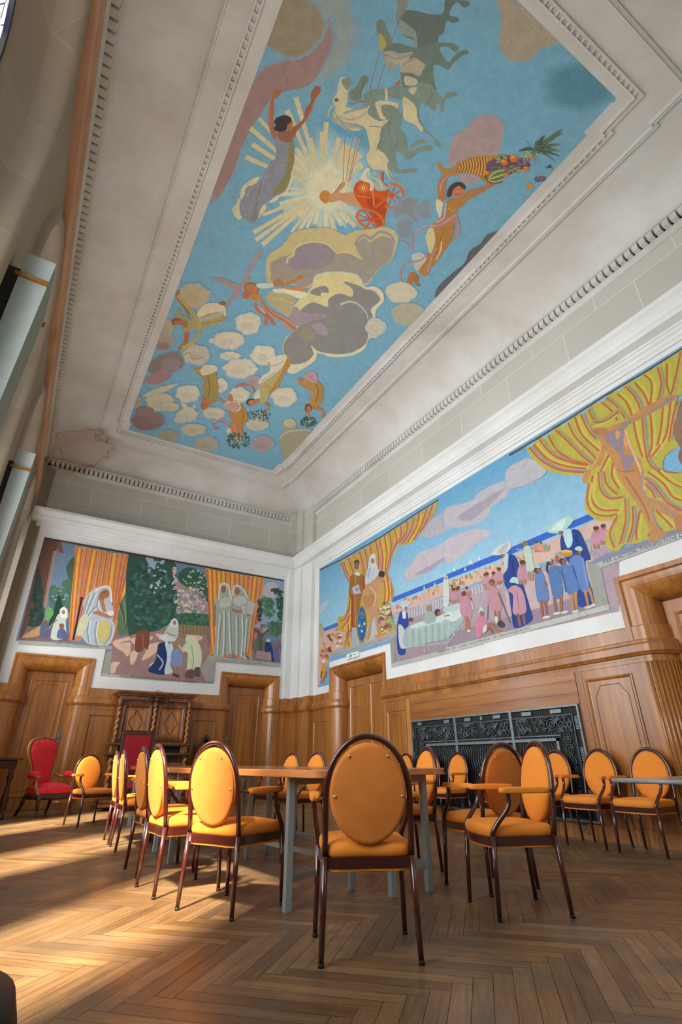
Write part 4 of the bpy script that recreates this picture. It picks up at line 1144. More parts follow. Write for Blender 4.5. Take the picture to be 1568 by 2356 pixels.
# goddess
P.poly('250 920 310 910 280 950 330 950 260 980 190 1000 160 1090 130 1110 150 1000', 'a89f78'); P.poly('110 1100 135 1140 122 1220 150 1270 110 1300 60 1230 60 1190 100 1150', 'a29c80')
P.poly('290 1290 310 1200 360 1155 365 1205', 'a69c7a'); P.poly('600 790 604 930 565 1045 500 1085 450 1135 390 1142 470 1075 540 1005 580 900', 'aaa58c')
P.poly('445 500 600 490 625 600 625 760 600 860 590 930 540 1040 440 1090 380 1140 320 1190 290 1290 225 1332 170 1290 130 1250 125 1150 165 1090 180 1010 235 985 330 930 350 860 400 780 455 730 455 640', '6e727a')
P.poly('590 560 622 590 622 760 600 860 560 1000 480 1060 430 1060 460 1000 530 900 560 780', '6f6a46'); P.poly('230 1300 260 1180 300 1020 330 940 320 1060 285 1200 280 1300', '64666a'); P.stroke('455 740 540 760 600 740', 6, '7e7a5c'); P.stroke('400 800 340 960 290 1130', 6, '868680'); P.stroke('190 1090 240 1000 300 985', 6, '8a8678')
P.poly('430 130 470 105 505 120 480 170 445 195 442 300 432 380 447 470 455 540 425 545 400 470 385 360 392 270 420 190', '86583c'); P.poly('780 130 820 80 872 100 850 150 815 200 790 290 745 370 700 430 650 490 630 545 603 510 610 450 660 420 710 370 727 290 777 210', '7e5038')
for x in (455, 478, 500): P.stroke([(x - 10, 135), (x + 6, 100)], 12, '8a5636', False)
for x in (822, 842, 862): P.stroke([(x - 15, 120), (x + 2, 72)], 14, '7c4a34', False)
P.stroke('405 240 395 340 410 460', 8, '9c6a48'); P.stroke('800 230 760 340 690 430', 8, '96644a')
P.poly('470 500 600 480 612 540 580 582 520 582 480 550', '74503f'); P.poly('560 390 605 380 612 430 590 472 555 465', '8c5c3e'); P.poly('440 400 470 360 540 338 592 360 596 400 562 430 552 475 490 492 438 470 455 430', '322c2e')
# horses
P.T(740, 0, 4)
hg, hw, hs = '64736a', 'a39b7c', '55655e'
P.poly('740 100 870 100 1000 130 1115 120 1135 0 1230 0 1350 10 1340 62 1290 62 1260 22 1222 32 1170 130 1250 160 1262 192 1200 212 1150 190 1120 300 1080 330 1060 400 980 430 900 445 850 420 840 370 760 330 720 270 700 200', '515e58'); P.poly('720 180 790 230 860 290 880 432 850 420 840 350 760 320 710 260', '707a70'); P.poly('700 0 780 0 782 60 735 150 690 205 682 120 695 60', '6a706a')
P.poly('590 400 700 395 860 440 940 420 1040 400 1100 390 1220 400 1257 450 1210 472 1160 430 1080 440 1110 510 1160 572 1210 520 1270 470 1330 458 1352 490 1290 512 1220 570 1160 637 1100 610 1030 600 1030 720 1060 850 1120 920 1090 960 1000 790 900 760 870 780 760 800 735 760 720 660 720 600 640 560 570 500 580 440', '56655e')
P.poly('570 480 640 468 720 490 835 478 800 540 860 530 955 600 930 640 900 700 820 670 720 662 718 600 610 560', '8a8672'); P.stroke('580 500 680 540 760 520 830 500', 14, '6c756c'); P.stroke('740 600 800 560 850 540', 10, '5f6c66')
P.poly('510 190 570 190 592 260 642 360 590 440 540 462 528 400 518 320 500 260', '5c6a60'); P.poly('530 300 582 370 592 420 545 462 525 420', '8f8444'); P.poly('560 540 640 560 690 620 660 640 600 600', '7d7f70')
P.stroke('530 465 480 660 440 840', 5, '80523c'); P.stroke('580 590 530 740 500 880', 5, '80523c'); P.stroke('760 30 700 200 640 390', 5, '7c5a4c'); P.poly('690 760 715 735 712 785 672 785', 'a04a24')
P.poly('370 880 450 828 600 808 690 780 780 800 900 760 1000 780 1060 860 1110 900 1150 850 1240 850 1242 882 1160 900 1122 950 1130 1022 1090 1022 1090 960 1060 950 1030 1012 960 970 900 950 890 1040 920 1140 1000 1230 1090 1310 1102 1342 1040 1342 1040 1290 930 1200 870 1150 760 1100 738 1020 748 930 640 900 490 925 420 925', hg)
P.poly('750 890 850 960 880 1050 892 1120 932 1180 910 1212 860 1150 760 1100 745 1010', hw); P.poly('760 700 830 710 882 740 860 780 770 780', '98927a'); P.poly('795 820 872 800 840 872', '98927a'); P.poly('580 820 600 822 605 915 585 915', hw)
P.poly('365 700 420 698 428 740 370 830 350 912 280 922 252 870 270 830 320 790', '5c6a5e'); P.stroke('400 720 370 800 355 900', 6, '4a5248')
P.poly('430 930 600 940 690 960 705 1020 745 1060 722 1180 770 1240 792 1340 810 1390 940 1340 1012 1340 1012 1382 940 1390 850 1432 790 1467 740 1420 690 1390 692 1500 720 1560 850 1540 887 1570 840 1587 690 1592 650 1540 620 1600 540 1560 440 1530 415 1440 430 1370 420 1250 380 1160 300 1100', hg)
P.poly('820 1330 900 1285 960 1300 968 1318 900 1320 820 1372', '667468')
P.poly('120 1000 170 960 240 990 330 1000 440 968 420 1040 520 1110 612 1100 560 1160 540 1200 530 1290 508 1360 580 1420 612 1480 600 1530 652 1620 662 1662 620 1640 570 1570 480 1560 430 1510 410 1430 438 1370 424 1260 390 1170 310 1140 210 1120 140 1060', hw)
P.stroke('200 1040 300 1010 430 980', 22, '788078'); P.stroke('150 1060 260 1100 380 1060 410 1020', 16, '8a8c78'); P.stroke('250 960 380 930 480 940', 24, '66726a')
P.poly('490 950 530 928 660 935 702 960 690 1002 650 970 550 966 560 1050 592 1092 540 1092 508 1020', hw)
P.poly('170 720 240 715 268 760 236 850 236 930 200 1000 150 1000 108 960 108 900 140 850', hw); P.poly('180 740 250 712 268 760 230 830', '6a7464'); P.blob(135, 918, 20, 16, '5c5040', 0); P.stroke('100 970 70 1010 55 1080', 18, hw, w2=6)
P.poly('100 1010 130 1060 210 1120 310 1150 372 1180 330 1204 250 1204 170 1160 110 1122 94 1060', '848674'); P.stroke('110 1040 160 1120 260 1180 350 1190', 9, 'a8a284'); P.stroke('130 1080 200 1150 270 1200', 6, '5f6c66')
P.poly('600 1550 662 1640 742 1690 777 1720 767 1782 735 1772 730 1712 650 1682', '74807a')
for pts in ('440 1160 560 1180 540 1300 500 1380', '600 1000 640 1060 620 1200 640 1350', '690 1190 700 1290 640 1390', '900 960 880 1060 930 1160', '1000 800 1010 880 960 960', '730 660 740 740 720 780', '900 450 960 520 940 620', '1000 440 990 560 1030 640'): P.stroke(pts, 7, hs)
for pts in ('215 1240 205 1400 195 1680', '290 1240 250 1450 225 1660', '335 1250 290 1450 240 1680', '380 1230 310 1450 255 1670'): P.stroke(pts, 5, '96522c')
# chariot and driver
P.poly('1240 940 1300 960 1420 960 1480 980 1492 1050 1472 1100 1482 1180 1452 1320 1390 1372 1350 1300 1300 1220 1250 1190 1200 1120 1170 1040 1190 970', 'a0431d') if 0 else None
P.T(520, 180, 4)
P.poly('1240 940 1300 960 1420 960 1480 980 1492 1050 1472 1100 1482 1180 1452 1320 1390 1372 1350 1300 1300 1220 1250 1190 1200 1120 1170 1040 1190 970', 'a2441e'); P.poly('1290 1090 1420 1110 1470 1180 1445 1310 1400 1350 1340 1250', '8e3c1c')
P.stroke('1440 860 1436 960', 24, '9a4622', False); P.stroke('1200 1080 1330 1100', 5, 'c08a58', False); P.stroke('1345 1000 1360 1180', 14, 'b06a3a', False); P.stroke('1370 1190 1520 1060', 22, 'a8501f', False)
for k in range(12): P.stroke([(1262, 1008), (1262 + 50 * math.cos(k * PI / 6), 1008 + 46 * math.sin(k * PI / 6))], 5, 'bd8d50', False)
def wheel(cx, cy_, rx, ry, rot, wd, a0=0, a1=2 * PI):
    ca, sa = math.cos(rot), math.sin(rot)
    f = lambda k, a: (cx + rx * k * math.cos(a) * ca - ry * k * math.sin(a) * sa, cy_ + rx * k * math.cos(a) * sa + ry * k * math.sin(a) * ca)
    P.stroke([f(1, a0 + (a1 - a0) * i / 28) for i in range(29)], wd, 'a2582a', False)
    for k in range(8): P.stroke([f(.1, k * PI / 4), f(.95, k * PI / 4)], wd * .5, '9c4c22', False)
    P.blob(cx, cy_, rx * .2, ry * .2, 'a8401e', 0)
wheel(1325, 1300, 130, 82, .45, 24); wheel(1520, 1080, 110, 110, .3, 20, -2.0, 1.9)
P.poly('930 1080 1000 1040 1060 960 1097 958 1082 1000 1040 1052 1170 1050 1192 1100 1240 1182 1150 1162 1060 1122 960 1142 910 1122', 'a07658'); P.poly('1060 1120 1150 1160 1240 1185 1290 1200 1180 1180 1090 1150', '93807c'); P.poly('870 1050 910 1030 952 1050 950 1092 922 1152 880 1132 858 1100', '9a6a34'); P.stroke('1000 1050 1060 970', 8, '7e4a30', False)
P.T(740, 0, 4)
P.poly('410 1545 442 1560 400 1620 470 1672 472 1742 440 1752 440 1690 370 1662 362 1620', 'aaa68c'); P.poly('480 1580 520 1590 560 1680 612 1730 560 1757 490 1742 478 1680 500 1660', '828c84'); P.stroke('430 1560 440 1620 520 1660 560 1740', 10, 'a4a48e')
# fruitful woman
P.T(920, 260, 4)
P.poly('480 260 540 180 610 150 680 60 800 20 900 50 942 130 930 240 882 380 760 392 620 420 480 482 450 420', '857674', feather=.07); P.poly('540 560 620 540 722 570 722 630 640 660 556 620', '84787a', feather=.08)
P.blob(80, 900, 110, 110, '6e7076', .3); P.blob(215, 890, 60, 70, '6a747a', .4); P.blob(40, 1050, 60, 80, '6a747a', .5)
P.poly('940 1080 800 1120 740 1200 640 1270 590 1380 470 1480 350 1600 330 1690 420 1650 600 1480 860 1160', '4e4e52', feather=.06)
P.poly('345 460 365 450 390 500 450 510 520 500 580 440 680 395 800 390 962 380 1002 420 900 560 930 620 880 657 800 652 740 600 700 560 600 540 500 572 400 560 350 510', '8f6834')
for k in range(11):
    t = k / 10; x, y = 520 + 260 * t, 500 - 60 * t + 50 * t * t; P.stroke([(x, y - 45 - 40 * t), (x + 14, y), (x - 6, y + 45 + 70 * t)], 9, '6e4a22'); P.stroke([(x + 14, y - 40 - 40 * t), (x + 28, y), (x + 10, y + 35 + 60 * t)], 7, 'b08a4c')
P.poly('800 500 870 410 1000 388 1082 420 1180 450 1192 490 1110 520 960 592 930 640 820 642 780 570', '54404a')
for n_, (cx, cy_, rx, ry, cl) in enumerate([(840, 480, 55, 40, '50425e'), (1130, 440, 60, 34, '5e5068'), (1050, 520, 60, 36, '7a7a48'), (1185, 378, 70, 36, '7c8450'), (930, 420, 50, 28, '6a7a50'), (960, 520, 60, 30, '5a5a50')]):
    for k in range(26): P.blob(cx + random.uniform(-rx, rx), cy_ + random.uniform(-ry, ry), 9, 9, cl, 0, 0, n=7, g=random.uniform(.7, 1.5))
for cx, cy_, r in ((1045, 415, 40), (955, 450, 34), (795, 548, 24), (1158, 510, 27), (1196, 400, 20), (965, 570, 30)): P.blob(cx, cy_, r, r * .85, 'ac5c24', 0); P.blob(cx - r * .2, cy_ - r * .3, r * .45, r * .3, 'c4803c', 0)
P.blob(880, 575, 90, 58, '606a40', 0, rot=-.3)
for k in range(5): P.stroke([(810, 600 + k * 4), (870, 545 + k * 22), (950, 520 + k * 22)], 9, ['a09a70', '4c5634'][k % 2])
P.blob(1188, 670, 34, 28, '9c7030', 0); 
for k in range(30): P.blob(1290 + random.uniform(-55, 60), 605 + random.uniform(-24, 24) , 9, 8, '5c4a52', 0, 0, n=6)
for tx, ty in [(1500, 140), (1505, 180), (1425, 235), (1330, 200), (1270, 250), (1490, 285), (1470, 350), (1480, 400), (1430, 445), (1400, 330), (1300, 480), (1150, 250), (1080, 350), (1360, 300), (1250, 470), (1395, 515)]:
    sx_, sy_ = 1200 + random.uniform(-20, 60), 340 + random.uniform(-10, 40)
    if tx == 1395: sx_, sy_ = 1335, 505
    mx, my = (sx_ + tx) / 2 + random.uniform(-20, 20), (sy_ + ty) / 2 - 24
    P.poly([(sx_, sy_), (mx - 6, my - 14), (tx, ty), (mx + 10, my + 14)], random.choice(['3a4a40', '46543e', '2e403c']))
    P.stroke([(sx_, sy_), (mx, my), (tx, ty)], 3, '6f7e66')
P.poly('510 930 545 1000 552 1040 540 1120 482 1170 470 1190 500 1110 520 1040 500 980', '8a6c74')
P.poly('360 600 430 560 510 470 562 450 540 490 460 570 420 640 422 740 410 802 350 802 345 700', '8e6248'); P.poly('610 720 690 695 800 658 872 655 800 702 690 762 600 802', '8c5f42'); P.stroke('365 720 380 640 440 570', 9, 'a87c60')
P.poly('440 790 520 780 620 730 622 790 580 850 530 890 500 1000 495 1080 460 1190 410 1260 370 1330 290 1412 240 1502 170 1462 190 1390 240 1320 290 1250 260 1160 270 1050 330 990 390 940 420 850', '8a6434')
P.poly('335 790 392 820 385 880 370 962 345 920 328 850', 'a8a488'); P.poly('270 1050 302 1060 322 1150 310 1220 280 1292 245 1200 232 1130', 'a49c74'); P.poly('110 1300 190 1278 242 1330 200 1400 150 1452 113 1370', '93968e'); P.stroke('420 830 400 960 330 1000', 14, '9a8a92'); P.stroke('400 1060 360 1180 300 1330', 12, '7a5628'); P.stroke('380 1180 370 1260 330 1350', 10, 'b0a088'); P.stroke('440 860 470 900 520 880', 8, 'a47a48'); P.stroke('330 1240 280 1350 250 1460', 14, '8c7480')
P.poly('480 690 540 658 592 680 582 740 530 777 480 752', '966248'); P.poly('428 745 450 680 500 638 570 638 602 680 590 702 540 668 490 700 470 760 440 774', '40302c'); P.stroke('505 735 530 745 550 738', 5, '6a3428'); P.stroke('500 705 520 700', 4, '4a3028', False); P.stroke('545 700 565 698', 4, '4a3028', False)
P.stroke('520 925 430 990 330 1040 230 1042 150 1090 112 1170 115 1250 60 1192 0 1180', 24, '8c6e78', w2=14); P.stroke('330 1034 230 1036 150 1084', 6, 'a89098')
P.stroke('250 1290 190 1350 80 1372 20 1420 0 1500 8 1560', 16, '906e74'); P.poly('80 1480 140 1460 132 1520 92 1582 63 1560', '8c5a34'); P.poly('135 1490 172 1500 165 1560 192 1582 150 1587 128 1540', '84562f')
# central clouds
P.T(540, 500, 4)
P.poly('0 700 60 590 150 400 200 320 250 340 150 480 100 600 40 700 0 770', '7a7478', feather=.08)
P.poly('300 400 330 330 440 260 530 150 640 110 800 96 900 110 1010 160 1110 120 1250 110 1370 88 1460 130 1492 210 1460 320 1430 392 1330 460 1270 540 1200 622 1100 600 900 560 700 640 500 602 340 602 298 540', '9a9068', feather=.03)
P.poly('330 420 400 380 470 350 540 340 600 260 720 230 850 258 920 320 1040 330 1170 388 1112 270 1180 188 1240 232 1330 178 1432 200 1452 280 1420 390 1330 460 1250 550 1190 600 1000 560 800 540 640 640 480 580 350 592 340 500', '7c766c', feather=.03, fc='9a9068')
P.stroke('1110 260 1130 200 1190 160 1250 190 1330 130 1430 160 1465 230', 22, '7a7278'); P.stroke('930 330 1050 318 1170 380', 12, 'a0976e')
P.poly('500 430 540 370 560 300 640 250 740 235 850 260 912 320 880 400 800 460 640 482 540 470', '746c72', feather=.05, fc='7c766c'); P.stroke('545 345 545 300 570 270 640 235 740 220 850 245 920 310', 12, 'aaa074'); P.stroke('480 420 490 370 545 345', 14, 'aaa074')
P.poly('560 800 620 730 680 680 720 620 740 540 860 508 1000 508 1130 540 1190 640 1280 638 1350 690 1362 770 1300 840 1290 930 1370 960 1382 1030 1300 1100 1232 1110 1190 1200 1080 1262 900 1282 770 1242 740 1310 640 1380 540 1432 488 1400 520 1340 460 1260 443 1180 480 1100 560 1030 498 920 498 850', 'a8a488', feather=.025)
P.poly('560 800 620 730 680 680 720 620 745 545 860 512 1000 512 1130 545 1180 640 1090 640 1070 730 960 700 860 750 850 820 720 780 600 890', 'a89e72')
P.poly('620 840 720 780 850 822 862 750 960 700 1072 730 1082 660 1000 590 1120 622 1200 660 1280 680 1332 760 1250 840 1262 920 1200 1000 1222 1080 1190 1170 1060 1242 900 1252 760 1222 698 1170 722 1260 640 1330 520 1342 460 1260 450 1170 490 1100 570 1020 640 970 840 910 700 890 608 890', '6c6c68', feather=.02, fc='a8a488')
P.poly('690 690 760 640 840 630 862 690 800 690 780 720', '6c6c6a'); P.poly('498 880 560 820 620 870 740 880 860 902 720 942 600 992 520 960', '7c7278', feather=.05, fc='6c6c68'); P.poly('680 1020 760 970 830 1000 850 1080 780 1070', '807680', feather=.1, fc='6c6c68')
P.blob(670, 1070, 55, 55, '78745e', .3, fc='6c6c68'); P.stroke('970 800 1060 772 1150 808 1210 880 1222 930', 20, '94948c', w2=8); P.blob(1295, 1005, 88, 68, '94948a', .06)
P.T(0, 0, 1)
P.blob(922, 672, 34, 22, 'a29c86', .12); P.blob(938, 722, 36, 24, '8c8876', .12); P.blob(862, 752, 20, 20, '9a9888', .1)
# mother and children
P.T(540, 500, 4)
P.poly('330 680 420 650 560 660 662 690 640 722 580 742 540 800 500 912 430 880 350 822 288 760 300 710', '8a8668'); P.poly('350 660 480 652 662 690 600 742 480 700 380 690', 'aeac98'); P.stroke('340 740 440 760 540 790', 14, '9c9450'); P.stroke('380 800 450 830 510 850', 12, '948c48')
P.poly('75 700 110 680 150 700 200 722 262 690 240 740 290 800 370 870 470 920 572 1010 545 1047 460 1000 420 950 350 922 290 870 230 780 180 762', '94705c'); P.stroke('250 780 340 880 460 950 560 1030', 10, '7e4c34'); P.poly('190 790 240 850 300 890 360 960 377 985 340 987 310 930 290 992 268 970 270 910 200 860 178 810', '8c5c44'); P.poly('200 800 250 830 290 880 250 870', '9c8080')
P.poly('90 630 120 600 170 600 212 640 212 690 140 700 92 660', '7c5a34'); P.poly('105 625 160 612 204 650 196 688 140 686 108 660', '96603e'); P.poly('70 690 110 678 142 710 122 747 76 740', '8a5a3c'); P.blob(185, 730, 36, 38, '946c30', 0); P.poly('200 612 330 600 350 640 230 650', '9aa398')
P.poly('440 600 560 562 600 530 628 550 570 582 470 622', '94603c'); P.poly('430 640 600 638 660 660 640 682 500 662', '9c6c48'); P.poly('353 592 400 558 452 590 440 624 370 628', '84643a'); P.blob(378, 615, 22, 20, '945c3e', 0)
P.T(290, 640, 4)
P.poly('800 0 900 0 1050 60 1090 0 1150 0 1000 150 920 290 930 210 985 110', '80706e')
for cx, cy_, rx, ry, cl in [(370, 460, 60, 90, '8a8268'), (350, 570, 100, 55, '847868'), (340, 620, 70, 40, '75635c'), (620, 160, 150, 110, '8f866e'), (650, 705, 125, 92, '959182'), (1122, 415, 115, 98, 'a29e8c'), (940, 570, 140, 85, 'a29e8c'), (790, 572, 28, 22, 'a29e8c'), (955, 712, 90, 40, 'a29e8c'), (1045, 830, 145, 95, 'a29e8c'), (1260, 708, 115, 92, 'a6a290'), (310, 1140, 125, 82, '99947f'), (400, 1180, 90, 40, '99947f'), (570, 1060, 112, 82, 'a29e8c'), (870, 985, 68, 62, 'a29e8c'), (560, 1255, 95, 66, '9a9682'), (810, 1240, 105, 55, '9a9682'), (620, 1390, 115, 55, '959078'), (390, 1455, 90, 58, '7f7a66'), (740, 1525, 108, 68, '868270'), (1205, 1345, 100, 58, '989480'), (1250, 1525, 105, 70, '84777a'), (1040, 1070, 95, 66, 'a29e8c'), (1170, 940, 68, 50, '86787c'), (1455, 1090, 115, 86, 'a4a08e'), (95, 1130, 50, 55, '857c68'), (500, 1300, 60, 30, '9a9682')]:
    P.blob(cx, cy_, rx * .88, ry * .88, cl, .24, .1, n=20)
    P.blob(cx - rx * .1, cy_ + ry * .2, rx * .4, ry * .3, cl, .5, fc=cl, g=.9)
P.poly('150 1085 280 1010 480 962 400 1022 280 1070', '99947f'); P.poly('500 1140 570 1170 560 1240 640 1150 610 1260 680 1220 600 1300', '9a9682'); P.poly('1080 760 1110 720 1100 790 1220 830 1120 870', 'a29e8c')
P.poly('200 830 260 740 400 680 500 700 522 800 420 862 280 882', '68605e', feather=.1); P.blob(410, 790, 80, 50, '736869', .3, fc='68605e'); P.poly('160 930 260 880 340 840 412 900 330 950 260 977', '806466', feather=.08)
P.blob(200, 1310, 145, 85, '6e5a58', .14); P.blob(170, 1225, 75, 42, '78605f', .2, fc='6e5a58'); P.blob(260, 1290, 70, 40, '735e60', .2, fc='6e5a58'); P.stroke('510 720 580 680 620 740 720 720', 10, '7c7664')
# angel with the scroll
P.poly('440 340 490 278 520 330 600 360 540 392 470 372', '76785c'); P.poly('560 400 640 350 800 300 902 278 917 360 860 412 740 442 600 472 560 502 518 470', '877a50'); P.poly('670 290 740 230 862 228 912 270 918 352 880 310 760 322 640 372', 'a69e84'); P.poly('640 380 800 330 900 300 860 350 720 390', '8a887c'); P.stroke('640 430 780 400 900 380', 8, '7c6a34')
P.poly('430 380 480 363 540 390 572 430 540 452 500 420 440 432', '8a5638'); P.poly('420 380 450 362 500 370 490 385 450 390 440 430 422 415', '6e4a2a'); P.poly('450 130 490 108 502 150 562 290 592 332 560 322 510 250 468 190', '84583c'); P.poly('540 500 577 500 570 570 522 640 490 662 478 640 530 580', '8a5638'); P.poly('850 232 880 212 915 218 900 245', '7a4c34')
P.stroke('478 150 560 250 630 330 665 400 672 490 630 570 560 620 515 640', 34, '8e8654')
for k in range(22):
    a = smooth2([(478, 150), (560, 250), (630, 330), (665, 400), (672, 490), (630, 570), (560, 620)], False, 4)[k]
    P.stroke([(a[0] - 8, a[1] + (k % 3) * 2), (a[0] + 8, a[1] - 6)], 4, '5a5430', False)
# four falling figures with garlands
P.T(420, 780, 4)
P.poly('920 760 1000 730 1042 770 1060 822 1180 830 1210 860 960 1095 918 1030 883 950 900 880 930 850', '7e7c66', feather=.04); P.blob(985, 770, 50, 36, '969078', .2, fc='7e7c66'); P.stroke('890 920 940 860 1060 835 1180 838', 14, '8f907e')
ski = '8e5e42'
P.poly('170 600 190 500 216 560 322 558 240 612 215 642 168 632', ski); P.stroke('310 525 350 555 390 580', 18, ski); P.poly('100 280 150 260 300 240 312 320 332 440 310 540 220 562 180 440 190 370', '7c7044'); P.poly('92 280 150 292 200 238 302 238 312 292 190 332 160 300', 'a29e8a'); P.stroke('230 330 250 440 230 540', 9, '5e5834'); P.stroke('280 330 290 430 320 460', 10, '9a6a34'); P.stroke('300 420 325 480', 9, '9a6a34', False); P.blob(195, 612, 28, 30, '8c5236', 0)
P.stroke('500 445 522 420 630 428 662 500', 20, ski); P.stroke('700 555 798 620 720 692', 24, ski, w2=14); P.poly('790 190 940 133 992 220 930 322 880 432 800 502 760 582 690 562 668 500 700 420 720 350 800 300', '8c8458'); P.poly('992 220 930 322 880 432 790 512 850 400 900 320 960 180', '94682e'); P.poly('788 180 940 138 942 212 870 300 720 402 698 392 738 330 800 290 810 220', 'a6a490'); P.stroke('800 250 870 230 930 200', 9, '7e8280'); P.stroke('720 380 790 340 850 300', 9, '828684'); P.poly('660 500 700 460 712 520 700 560 660 545', '9aa196'); P.stroke('760 440 800 430 800 500', 8, '746c40'); P.blob(630, 578, 46, 32, '463026', 0); P.blob(640, 582, 34, 26, '92603e', 0); P.poly('660 560 700 540 710 570 670 590', ski)
P.poly('440 640 520 588 592 680 582 760 540 802 470 762 428 700', '8c6a34'); P.poly('380 590 430 550 520 578 532 640 490 672 400 632', '94786e'); P.stroke('385 600 450 570 520 590 525 640 490 660', 9, 'b09c94'); P.poly('420 508 452 508 464 562 430 562', ski); P.stroke('440 790 350 742 290 770 292 820 330 812', 26, '86605c', w2=14); P.stroke('430 780 350 730 285 765', 7, 'a8908a'); P.poly('440 790 500 758 552 800 540 902 500 922 480 852 450 872', '9a6440'); P.stroke('460 780 490 850 500 910', 16, 'a87450'); P.blob(425, 845, 24, 30, 'a09c8c', 0); P.stroke('540 640 560 700 540 780', 8, '765628')
P.poly('1130 310 1230 310 1242 380 1292 440 1282 560 1230 632 1180 622 1168 550 1160 470 1080 422 1058 360 1110 380', '8c6c3a'); P.poly('1120 330 1200 293 1242 350 1222 402 1130 362', '94787a'); P.poly('1060 360 1090 352 1110 390 1070 392', ski); P.stroke('1150 330 1230 390', 8, '7c5c60', False); P.stroke('1200 620 1290 660 1290 720', 28, '94602e', w2=20); P.stroke('1130 590 1140 660 1172 730', 24, '9c6a44', w2=16); P.blob(1155, 632, 34, 38, '5c3c2a', 0); P.blob(1160, 640, 22, 26, ski, 0); P.stroke('1220 400 1250 480 1220 580', 9, '6a4c22'); P.poly('1165 480 1200 470 1190 580 1180 560', '86706c')
def bouquet(cx, cy_, rx, ry, n, fl):
    for k in range(n):
        a, q = random.uniform(0, 2 * PI), random.random() ** .5; x, y = cx + rx * q * math.cos(a), cy_ + ry * q * math.sin(a); b_ = random.uniform(0, PI); l = random.uniform(10, 20)
        P.poly([(x - l * math.cos(b_), y - l * math.sin(b_)), (x - 5 * math.sin(b_), y + 5 * math.cos(b_)), (x + l * math.cos(b_), y + l * math.sin(b_)), (x + 5 * math.sin(b_), y - 5 * math.cos(b_))], random.choice(['34443a', '40503e', '2c3c3a', '4a5a48']), False)
    for k in range(fl): P.blob(cx + random.uniform(-rx, rx) * .6, cy_ + random.uniform(-ry, ry) * .6, 7, 7, '8e8c7c', 0, .2, n=7)
bouquet(700, 695, 105, 55, 70, 12); bouquet(510, 925, 105, 80, 110, 14); bouquet(1150, 760, 75, 50, 60, 6)
tag(P.build('ceiling_painting', 'large blue sky painting with horses, sun chariot and clouds on the ceiling', 'mural'), None, None)
# ================================================================ end wall painting
random.seed(21)
K = 2.2857
P = Paint(1, YB, -1, 1.45, (-.335, 5.51, 2.46, 5.295))
LM = [(-.335, 3.02), (1.36, 3.02), (1.36, 2.46), (3.81, 2.46), (3.81, 3.0), (5.51, 3.0), (5.51, 5.295), (-.335, 5.295)]
P.flat(LM, P.c('5f7286'))
def fine(cx, cy_, rx, ry, n, cols, r=6, jag=True):
    for k in range(n):
        a, q = random.uniform(0, 2 * PI), random.random() ** .5
        P.blob(cx + rx * q * math.cos(a), cy_ + ry * q * math.sin(a), r * random.uniform(.5, 1.3), r * random.uniform(.4, 1.0), random.choice(cols), 0, .3, n=6)
P.T(30, 1220, K)
P.poly('30 575 75 510 330 520 320 585 60 580', '6a5450', False); P.poly('150 40 240 52 236 90 216 120 192 230 168 380 142 485 75 508 45 562 28 577 60 450 90 330', '553c31', False)
P.poly('225 50 250 58 266 122 240 118', '6e4438', False); P.stroke('216 110 190 250 164 400 150 482', 12, '866454'); P.stroke('206 120 182 250 158 390', 3, '5c4034'); P.stroke('222 112 198 250 170 400', 3, 'a08070')
P.poly('130 200 142 230 160 320 153 380 166 440 140 502 78 502 100 430 112 380 95 368 110 300', '25372f'); fine(125, 420, 36, 80, 40, ['2e4438', '1c2c26'], 9)
P.poly('285 180 322 140 332 250 302 272 280 210', '3c5442'); P.poly('190 310 220 288 240 318 258 276 290 256 312 280 312 425 200 425', '42604f'); fine(255, 360, 55, 60, 50, ['4e6e58', '365044', '7088a0'], 8)
P.poly('240 338 262 400 268 440 274 506 188 506 214 420', '1d382e'); P.poly('170 420 200 408 212 440 182 475', '5c8a50'); P.poly('45 562 140 506 162 512 130 556', 'a67e52')
P.poly('145 505 170 478 188 505 192 557 143 557', '48536e'); P.blob(171, 487, 13, 13, '6e4a38', 0); P.poly('230 452 260 440 287 452 292 500 272 567 198 567', 'a8b2a6'); P.poly('246 420 265 404 286 420 282 462 250 456', 'c0c4ba'); P.blob(265, 430, 9, 12, '94654a', 0); P.stroke('232 470 212 490 190 515', 8, '9c7054'); P.poly('235 532 255 510 277 532 282 567 233 567', '4e587c'); P.blob(255, 503, 14, 13, '7a4e38', 0); P.poly('278 470 300 465 305 520 285 560', '50607c'); P.blob(292, 470, 9, 9, '8c6048', 0)
CU1 = '328 82 345 90 362 86 392 95 420 100 440 100 480 110 510 118 560 122 600 128 637 132 620 230 605 312 562 400 550 480 532 560 500 602 400 565 312 578 296 548 300 420 310 300 325 150'
P.poly(CU1, 'bb8a38')
for k in range(12):
    t = k / 11; tx, ty = 336 + 292 * t, 90 + 44 * t
    bx, by = (300 + 14 * k, 560) if k < 4 else ((372 + (k - 4) * 34, 520) if k < 8 else (506 + (k - 8) * 13, 575 - (k - 8) * 52))
    P.stroke([(tx, ty), (tx * .6 + bx * .4 - 3, ty * .6 + by * .4), (bx, by)], 8, 'b4562c'); P.stroke([(tx + 12, ty + 4), (tx * .6 + bx * .4 + 9, ty * .6 + by * .4), (bx + 10, by)], 8, random.choice(['a07a6e', 'c89a48', '96707a']))
P.stroke('520 600 550 500 575 400', 10, 'b4562c'); P.poly('300 560 350 545 360 578 300 580', 'b07050')
P.stroke('360 360 338 470 316 577', 10, '1c1a1e', False); P.stroke('517 378 518 430', 10, '1c1a1e', False); P.blob(361, 357, 7, 7, '1c1a1e', 0)
